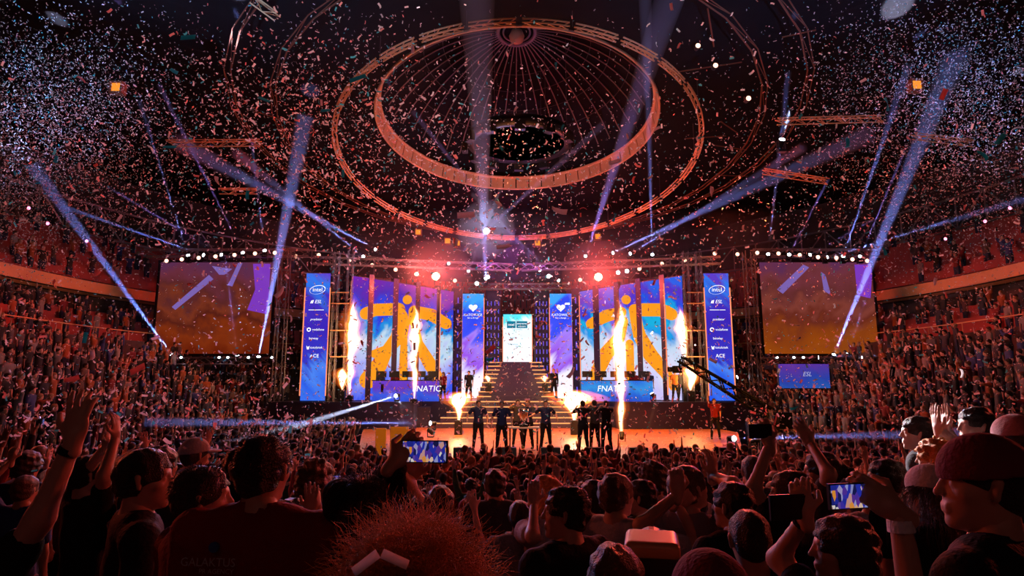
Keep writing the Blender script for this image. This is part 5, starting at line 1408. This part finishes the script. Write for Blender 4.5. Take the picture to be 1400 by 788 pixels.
def addc(x, y, z, jit=.3):
    a = math.atan2(x-.5, 32-y) if y < 31 or abs(x) > 6 else math.pi
    a = math.atan2(-(0.5-x), (31-y)) 
    CP.append((x, y, z)); CR_.append(a+rnd.gauss(0, jit)); CV.append(rnd.choices([0,1,2,3], [6,2,2,1.5])[0])
y = 12.6+.45
while y < 36:
    x = -13.4
    while x < 13.4:
        xx, yy = x+rnd.uniform(-.17,.17), y+rnd.uniform(-.17,.17)
        blocked = yy > 18.6 and -4.9-max(0,yy-19)*.23 < xx < 7.6+max(0,yy-19)*.33
        if yy > YC and math.hypot(xx, yy-YC) > 13.4: blocked = True
        if abs(xx) < 13.3 and yy > 36: blocked = True
        if not blocked and in_view(xx, yy, 1.1): addc(xx, yy, 0)
        x += .60
    y += .58
for rowset, sp, keep0 in ((LOWER, .50, .97), (MIDT, .6, .4), (UPPER, .62, .16)):
    for r, z in rowset:
        keep = keep0 if z < 2.2 or z > 4.8 else keep0-.19*(z-2.2)
        n_ = int((2*27.4+math.pi*r)/sp)
        for i in range(n_):
            tt = (i+rnd.random()*.4)/n_; x, y = bowl(r+rnd.uniform(-.08,.08), tt)
            if y < 9 or not in_view(x, y, 1.15) or rnd.random() > keep: continue
            if y > 36 and abs(x) < 13.8: continue
            addc(x, y, z)
me = bpy.data.meshes.new('crowd'); me.from_pydata(CP, [], [])
at = me.attributes.new('yaw', 'FLOAT', 'POINT'); at.data.foreach_set('value', CR_)
at = me.attributes.new('variant', 'INT', 'POINT'); at.data.foreach_set('value', CV)
at = me.attributes.new('height', 'FLOAT', 'POINT'); at.data.foreach_set('value', [rnd.uniform(.9,1.06) for _ in CP])
crowd = bpy.data.objects.new('crowd', me); COL.objects.link(crowd)
tag(crowd, 'dense crowd of far spectators on the arena floor and in the stands', 'crowd', None, 'stuff')
ng = bpy.data.node_groups.new('crowd_nodes', 'GeometryNodeTree')
ng.interface.new_socket('Geometry', in_out='INPUT', socket_type='NodeSocketGeometry'); ng.interface.new_socket('Geometry', in_out='OUTPUT', socket_type='NodeSocketGeometry')
N_ = ng.nodes; L_ = ng.links; gi = N_.new('NodeGroupInput'); go = N_.new('NodeGroupOutput')
ci = N_.new('GeometryNodeCollectionInfo'); ci.inputs['Collection'].default_value = lib; ci.inputs['Separate Children'].default_value = True; ci.inputs['Reset Children'].default_value = True
iop = N_.new('GeometryNodeInstanceOnPoints'); iop.inputs['Pick Instance'].default_value = True
def attr(nm, ty):
    a = N_.new('GeometryNodeInputNamedAttribute'); a.data_type = ty; a.inputs['Name'].default_value = nm; return a.outputs['Attribute']
cx_ = N_.new('ShaderNodeCombineXYZ'); L_.new(attr('yaw', 'FLOAT'), cx_.inputs['Z'])
er = N_.new('FunctionNodeEulerToRotation'); L_.new(cx_.outputs[0], er.inputs[0]); L_.new(er.outputs[0], iop.inputs['Rotation'])
L_.new(attr('variant', 'INT'), iop.inputs['Instance Index']); sc3 = N_.new('ShaderNodeCombineXYZ'); h_ = attr('height', 'FLOAT')
for k in range(3): L_.new(h_, sc3.inputs[k])
L_.new(sc3.outputs[0], iop.inputs['Scale']); L_.new(gi.outputs[0], iop.inputs['Points']); L_.new(ci.outputs[0], iop.inputs['Instance']); L_.new(iop.outputs[0], go.inputs[0])
md = crowd.modifiers.new('crowd', 'NODES'); md.node_group = ng
print('CROWD', len(CP), 'PEOPLE', len(FG), len(pts))
# ------------------------------------------------------------------ confetti
def paper(name, col, tr=.5):
    m = bpy.data.materials.new(name); m.use_nodes = True; n = m.node_tree.nodes; l = m.node_tree.links; n.clear()
    o = n.new('ShaderNodeOutputMaterial'); d = n.new('ShaderNodeBsdfDiffuse'); t = n.new('ShaderNodeBsdfTranslucent'); x = n.new('ShaderNodeMixShader')
    d.inputs[0].default_value = (*col, 1); t.inputs[0].default_value = (*col, 1); x.inputs[0].default_value = tr
    l.new(d.outputs[0], x.inputs[1]); l.new(t.outputs[0], x.inputs[2]); l.new(x.outputs[0], o.inputs[0]); return m
PAP = {'white': paper('paper_white', (.85,.85,.85)), 'teal': paper('paper_teal', (.08,.62,.66)), 'pink': paper('paper_pink', (.85,.40,.36)), 'gold': paper('paper_gold', (.8,.42,.06)), 'silver': mat('foil_silver', (.8,.85,.9), .25, .9)}  # teal and pink: part coloured paper, part light tint put into it
rc = random.Random(21)
def slip(bend, twist, L=.055, W=.02, k=4):
    vs, fs = [], []
    for i in range(k+1):
        u = i/k-.5; a = twist*u; z = bend*(.25-u*u)
        for s in (-.5, .5): vs.append((u*L, s*W*math.cos(a), z*L+s*W*math.sin(a)))
    for i in range(k): fs.append((2*i, 2*i+2, 2*i+3, 2*i+1))
    n = len(vs); vs += [(x, y, z-.0004) for x, y, z in vs]; fs += [tuple(n+j for j in f[::-1]) for f in fs]
    for i in range(k): fs += [(2*i, n+2*i, n+2*i+2, 2*i+2), (2*i+1, 2*i+3, n+2*i+3, n+2*i+1)]
    fs += [(0, 1, n+1, n), (2*k, n+2*k, n+2*k+1, 2*k+1)]
    return meshdata('confetti_slip', vs, fs, PAP['white'], True)
SH = [slip(0,0), slip(.9,0), slip(.4,1.2), slip(-.6,.7), slip(.2,2.6)]
def piece(px, py, Y, label, group, colr, s=1, sh=None, rot=None):
    o = bpy.data.objects.new('confetti', SH[rc.randrange(5) if sh is None else sh]); link(o)
    o.location = P(px, py, Y); o.rotation_euler = rot or (rc.uniform(0,6.28), rc.uniform(0,6.28), rc.uniform(0,6.28)); o.scale = (s, s, s)
    o.material_slots[0].link = 'OBJECT'; o.material_slots[0].material = PAP[colr]
    return tag(o, label, 'confetti', group)
# the largest pieces in the picture
BIG = [(489,107,2.6,'teal','big teal confetti slip left of the ceiling ring, the largest there',1.4,20),(445,151,3.2,'teal','teal confetti slip below left of the ceiling ring edge',1,0),(637,294,2.3,'white','long pale confetti slip under the dome drum, level',1.2,4),
 (765,287,2.5,'white','wide pale confetti slip right of the bright centre beam',1.2,-14),(688,337,2.7,'white','pale confetti slip just above the centre screen lamps',1.1,10),(361,136,3.0,'teal','teal confetti slip at upper left, tilted',1.1,-20),
 (257,51,2.8,'teal','bright teal confetti slip near the top, left of the pale ceiling patch',1.3,3),(238,97,3.4,'teal','small teal confetti slip below left of the top patch',1.0,-30),(160,60,3.0,'teal','teal scrap at upper left, standing upright',.9,60),
 (1290,129,2.8,'pink','pink square confetti scrap at the upper right',1.2,60),(540,765,1.2,'white','pink confetti slip lying on the ginger hair, right one',.95,-25),(500,770,1.2,'white','pink confetti slip lying on the ginger hair, left one',.95,35),
 (232,201,3.2,'teal','teal confetti slip by the left rigging truss',1.2,4),(700,60,3.4,'white','pale slip in front of the dome hub',.8,30),(1220,510,3.3,'silver','pale slip standing upright in front of the right stand',1.2,75),
 (188,505,2.6,'pink','big pink slip over the left lower stand',1.3,25),(98,518,3.0,'pink','pale pink slip above the left crowd',1.2,15),(840,221,3.0,'white','bright slip at the right part of the drum',1.1,12),
 (670,478,2.6,'pink','pinkish slip in front of the left heart screen',.9,40),(1368,190,3.2,'teal','teal slip near the right frame edge',1.3,50)]
for (x, y, Y, c, lb, s, ang) in BIG: piece(x, y, Y, lb, 'largest confetti slips', c, s, sh=rc.choice([0,0,3]), rot=(R(70)+rc.uniform(-.4,.4), R(-ang), rc.uniform(-.3,.3)))
def zone(px, py):
    a = 'left' if px < 420 else 'right' if px > 980 else 'middle'
    b = 'under the ceiling' if py < 300 else 'at stage height' if py < 520 else 'above the crowd'
    return a, b
for i in range(280):
    while True:
        Y = 2.2+4.2*math.sqrt(rc.random()); px = rc.uniform(5, 1395); py = rc.triangular(5, 760, 200)
        if py > 600 and rc.random() < .7: continue
        break
    c = rc.choices(['white','teal','pink','silver'], [5, 3 if px < 500 or py < 250 else 1, 3, 1])[0]
    a, b = zone(px, py)
    piece(px, py, Y, 'small %s confetti slip falling in the %s air %s' % (c, a, b), '%s confetti falling in the %s air %s' % (c, a, b), c, rc.uniform(.7, 1.1))
# everything farther off: tens of thousands, one object
rg = np.random.default_rng(5)
def cloud(n, px, py, Y, size):
    f = np.stack([(px-700)/FPX, (394-py)/FPX], 1); fw = np.cos(TH)-f[:,1]*np.sin(TH); zz = np.sin(TH)+f[:,1]*np.cos(TH)
    pos = np.stack([f[:,0]*Y/fw, Y, CAM.z+zz*Y/fw], 1)
    a = rg.normal(size=(n,3)); a /= np.linalg.norm(a, axis=1)[:,None]; b = np.cross(a, rg.normal(size=(n,3))); b /= np.linalg.norm(b, axis=1)[:,None]
    c = np.cross(a, b); L = (size*rg.uniform(.6,1.3,n))[:,None]; W = L*.38; bd = c*(L*rg.uniform(-.35,.35,n)[:,None])
    v = np.stack([pos-a*L/2-b*W/2, pos-a*L/2+b*W/2, pos-b*W/2+bd, pos+b*W/2+bd, pos+a*L/2-b*W/2, pos+a*L/2+b*W/2], 1)
    return v
parts = []
def U(n, a, b): return rg.uniform(a, b, n)
n = 9000; parts.append((cloud(n, U(n,-60,1460), rg.triangular(-40,220,560,n), 5+21*np.sqrt(rg.random(n)), np.full(n,.058)), None))
n = 3000; parts.append((cloud(n, rg.normal(700,190,n), rg.triangular(60,420,640,n), U(n,11,30), np.full(n,.075)), None))
n = 3600; parts.append((cloud(n, rg.normal(430,110,n), rg.triangular(-20,160,380,n), U(n,7,24), np.full(n,.06)), None))
for sgn in (0, 1):      # dense sparkling clouds in both upper corners
    n = 16000; q = np.abs(rg.normal(0, 1, n)); 
    x = rg.normal(45, 105, n); y = rg.normal(195, 95, n)
    if sgn: x = 1400-rg.normal(75, 115, n); y = rg.normal(160, 110, n)
    parts.append((cloud(n, x, y, U(n, 14, 22), np.full(n, .045)), None))
n = 500; parts.append((cloud(n, U(n,-30,430), rg.normal(585,40,n), U(n,4.5,13), np.full(n,.05)), None))
n = 5000; parts.append((cloud(n, U(n,-40,1440), rg.normal(560,60,n), U(n,7,24), np.full(n,.05)), None))
# scraps lying on the stage deck
n = 2600; x = U(n, -6.8, 10.6); y = U(n, 20.0, 33.3); kx = (x > -4.8-np.maximum(0,y-19.8)*.22) & (x < 7.2+np.maximum(0,y-19.8)*.34); x = x[kx]; y = y[kx]; n = len(x); a = U(n, 0, 6.28); L = .07*U(n, .6, 1.3)
ax = np.stack([np.cos(a), np.sin(a), U(n,-.1,.1)], 1)*L[:,None]/2; ay = np.stack([-np.sin(a), np.cos(a), U(n,-.3,.3)], 1)*L[:,None]*.2; c0 = np.stack([x, y, 1.215+U(n,0,.012)], 1)
DECKC = np.stack([c0-ax-ay, c0-ax+ay, c0-ay, c0+ay, c0+ax-ay, c0+ax+ay], 1); parts.append((DECKC, None))
V = np.concatenate([p_[0] for p_ in parts]); ok_ = ((V[:,0,2] > 2.3) | ((np.arange(len(V)) >= len(V)-n))) & (V[:,0,2] < 15.6) & (np.abs(V[:,0,0]) < 23)
V = V[ok_]; n = len(V); co = V.reshape(-1, 3)
i6 = np.arange(n)[:,None]*6; Q = np.concatenate([i6+np.array([[0,2,3,1]]), i6+np.array([[2,4,5,3]])], 0)
me = np_mesh('confetti_cloud', (co, Q), None, False)
m = bpy.data.materials.new('paper_mixed'); m.use_nodes = True; nn = m.node_tree.nodes; ll = m.node_tree.links; nn.clear()
o = nn.new('ShaderNodeOutputMaterial'); d = nn.new('ShaderNodeBsdfDiffuse'); tr = nn.new('ShaderNodeBsdfTranslucent'); x = nn.new('ShaderNodeMixShader'); x.inputs[0].default_value = .5
ge = nn.new('ShaderNodeNewGeometry'); cr = nn.new('ShaderNodeValToRGB'); cr.color_ramp.interpolation = 'CONSTANT'; e = cr.color_ramp.elements
e[0].color = (.85,.85,.85,1); e[1].position = .55; e[1].color = (.08,.62,.66,1)
for p_, c in ((.68, (.85,.38,.33,1)), (.86, (.9,.9,.9,1))): q = e.new(p_); q.color = c
ll.new(ge.outputs['Random Per Island'], cr.inputs[0])
for s_ in (d, tr): ll.new(cr.outputs[0], s_.inputs[0])
ll.new(d.outputs[0], x.inputs[1]); ll.new(tr.outputs[0], x.inputs[2]); ll.new(x.outputs[0], o.inputs[0])
me.materials.append(m); oc = bpy.data.objects.new('confetti_cloud', me); COL.objects.link(oc)
tag(oc, 'tens of thousands of tiny confetti scraps filling the arena air', 'confetti', None, 'stuff')
print('CONFETTI', n)
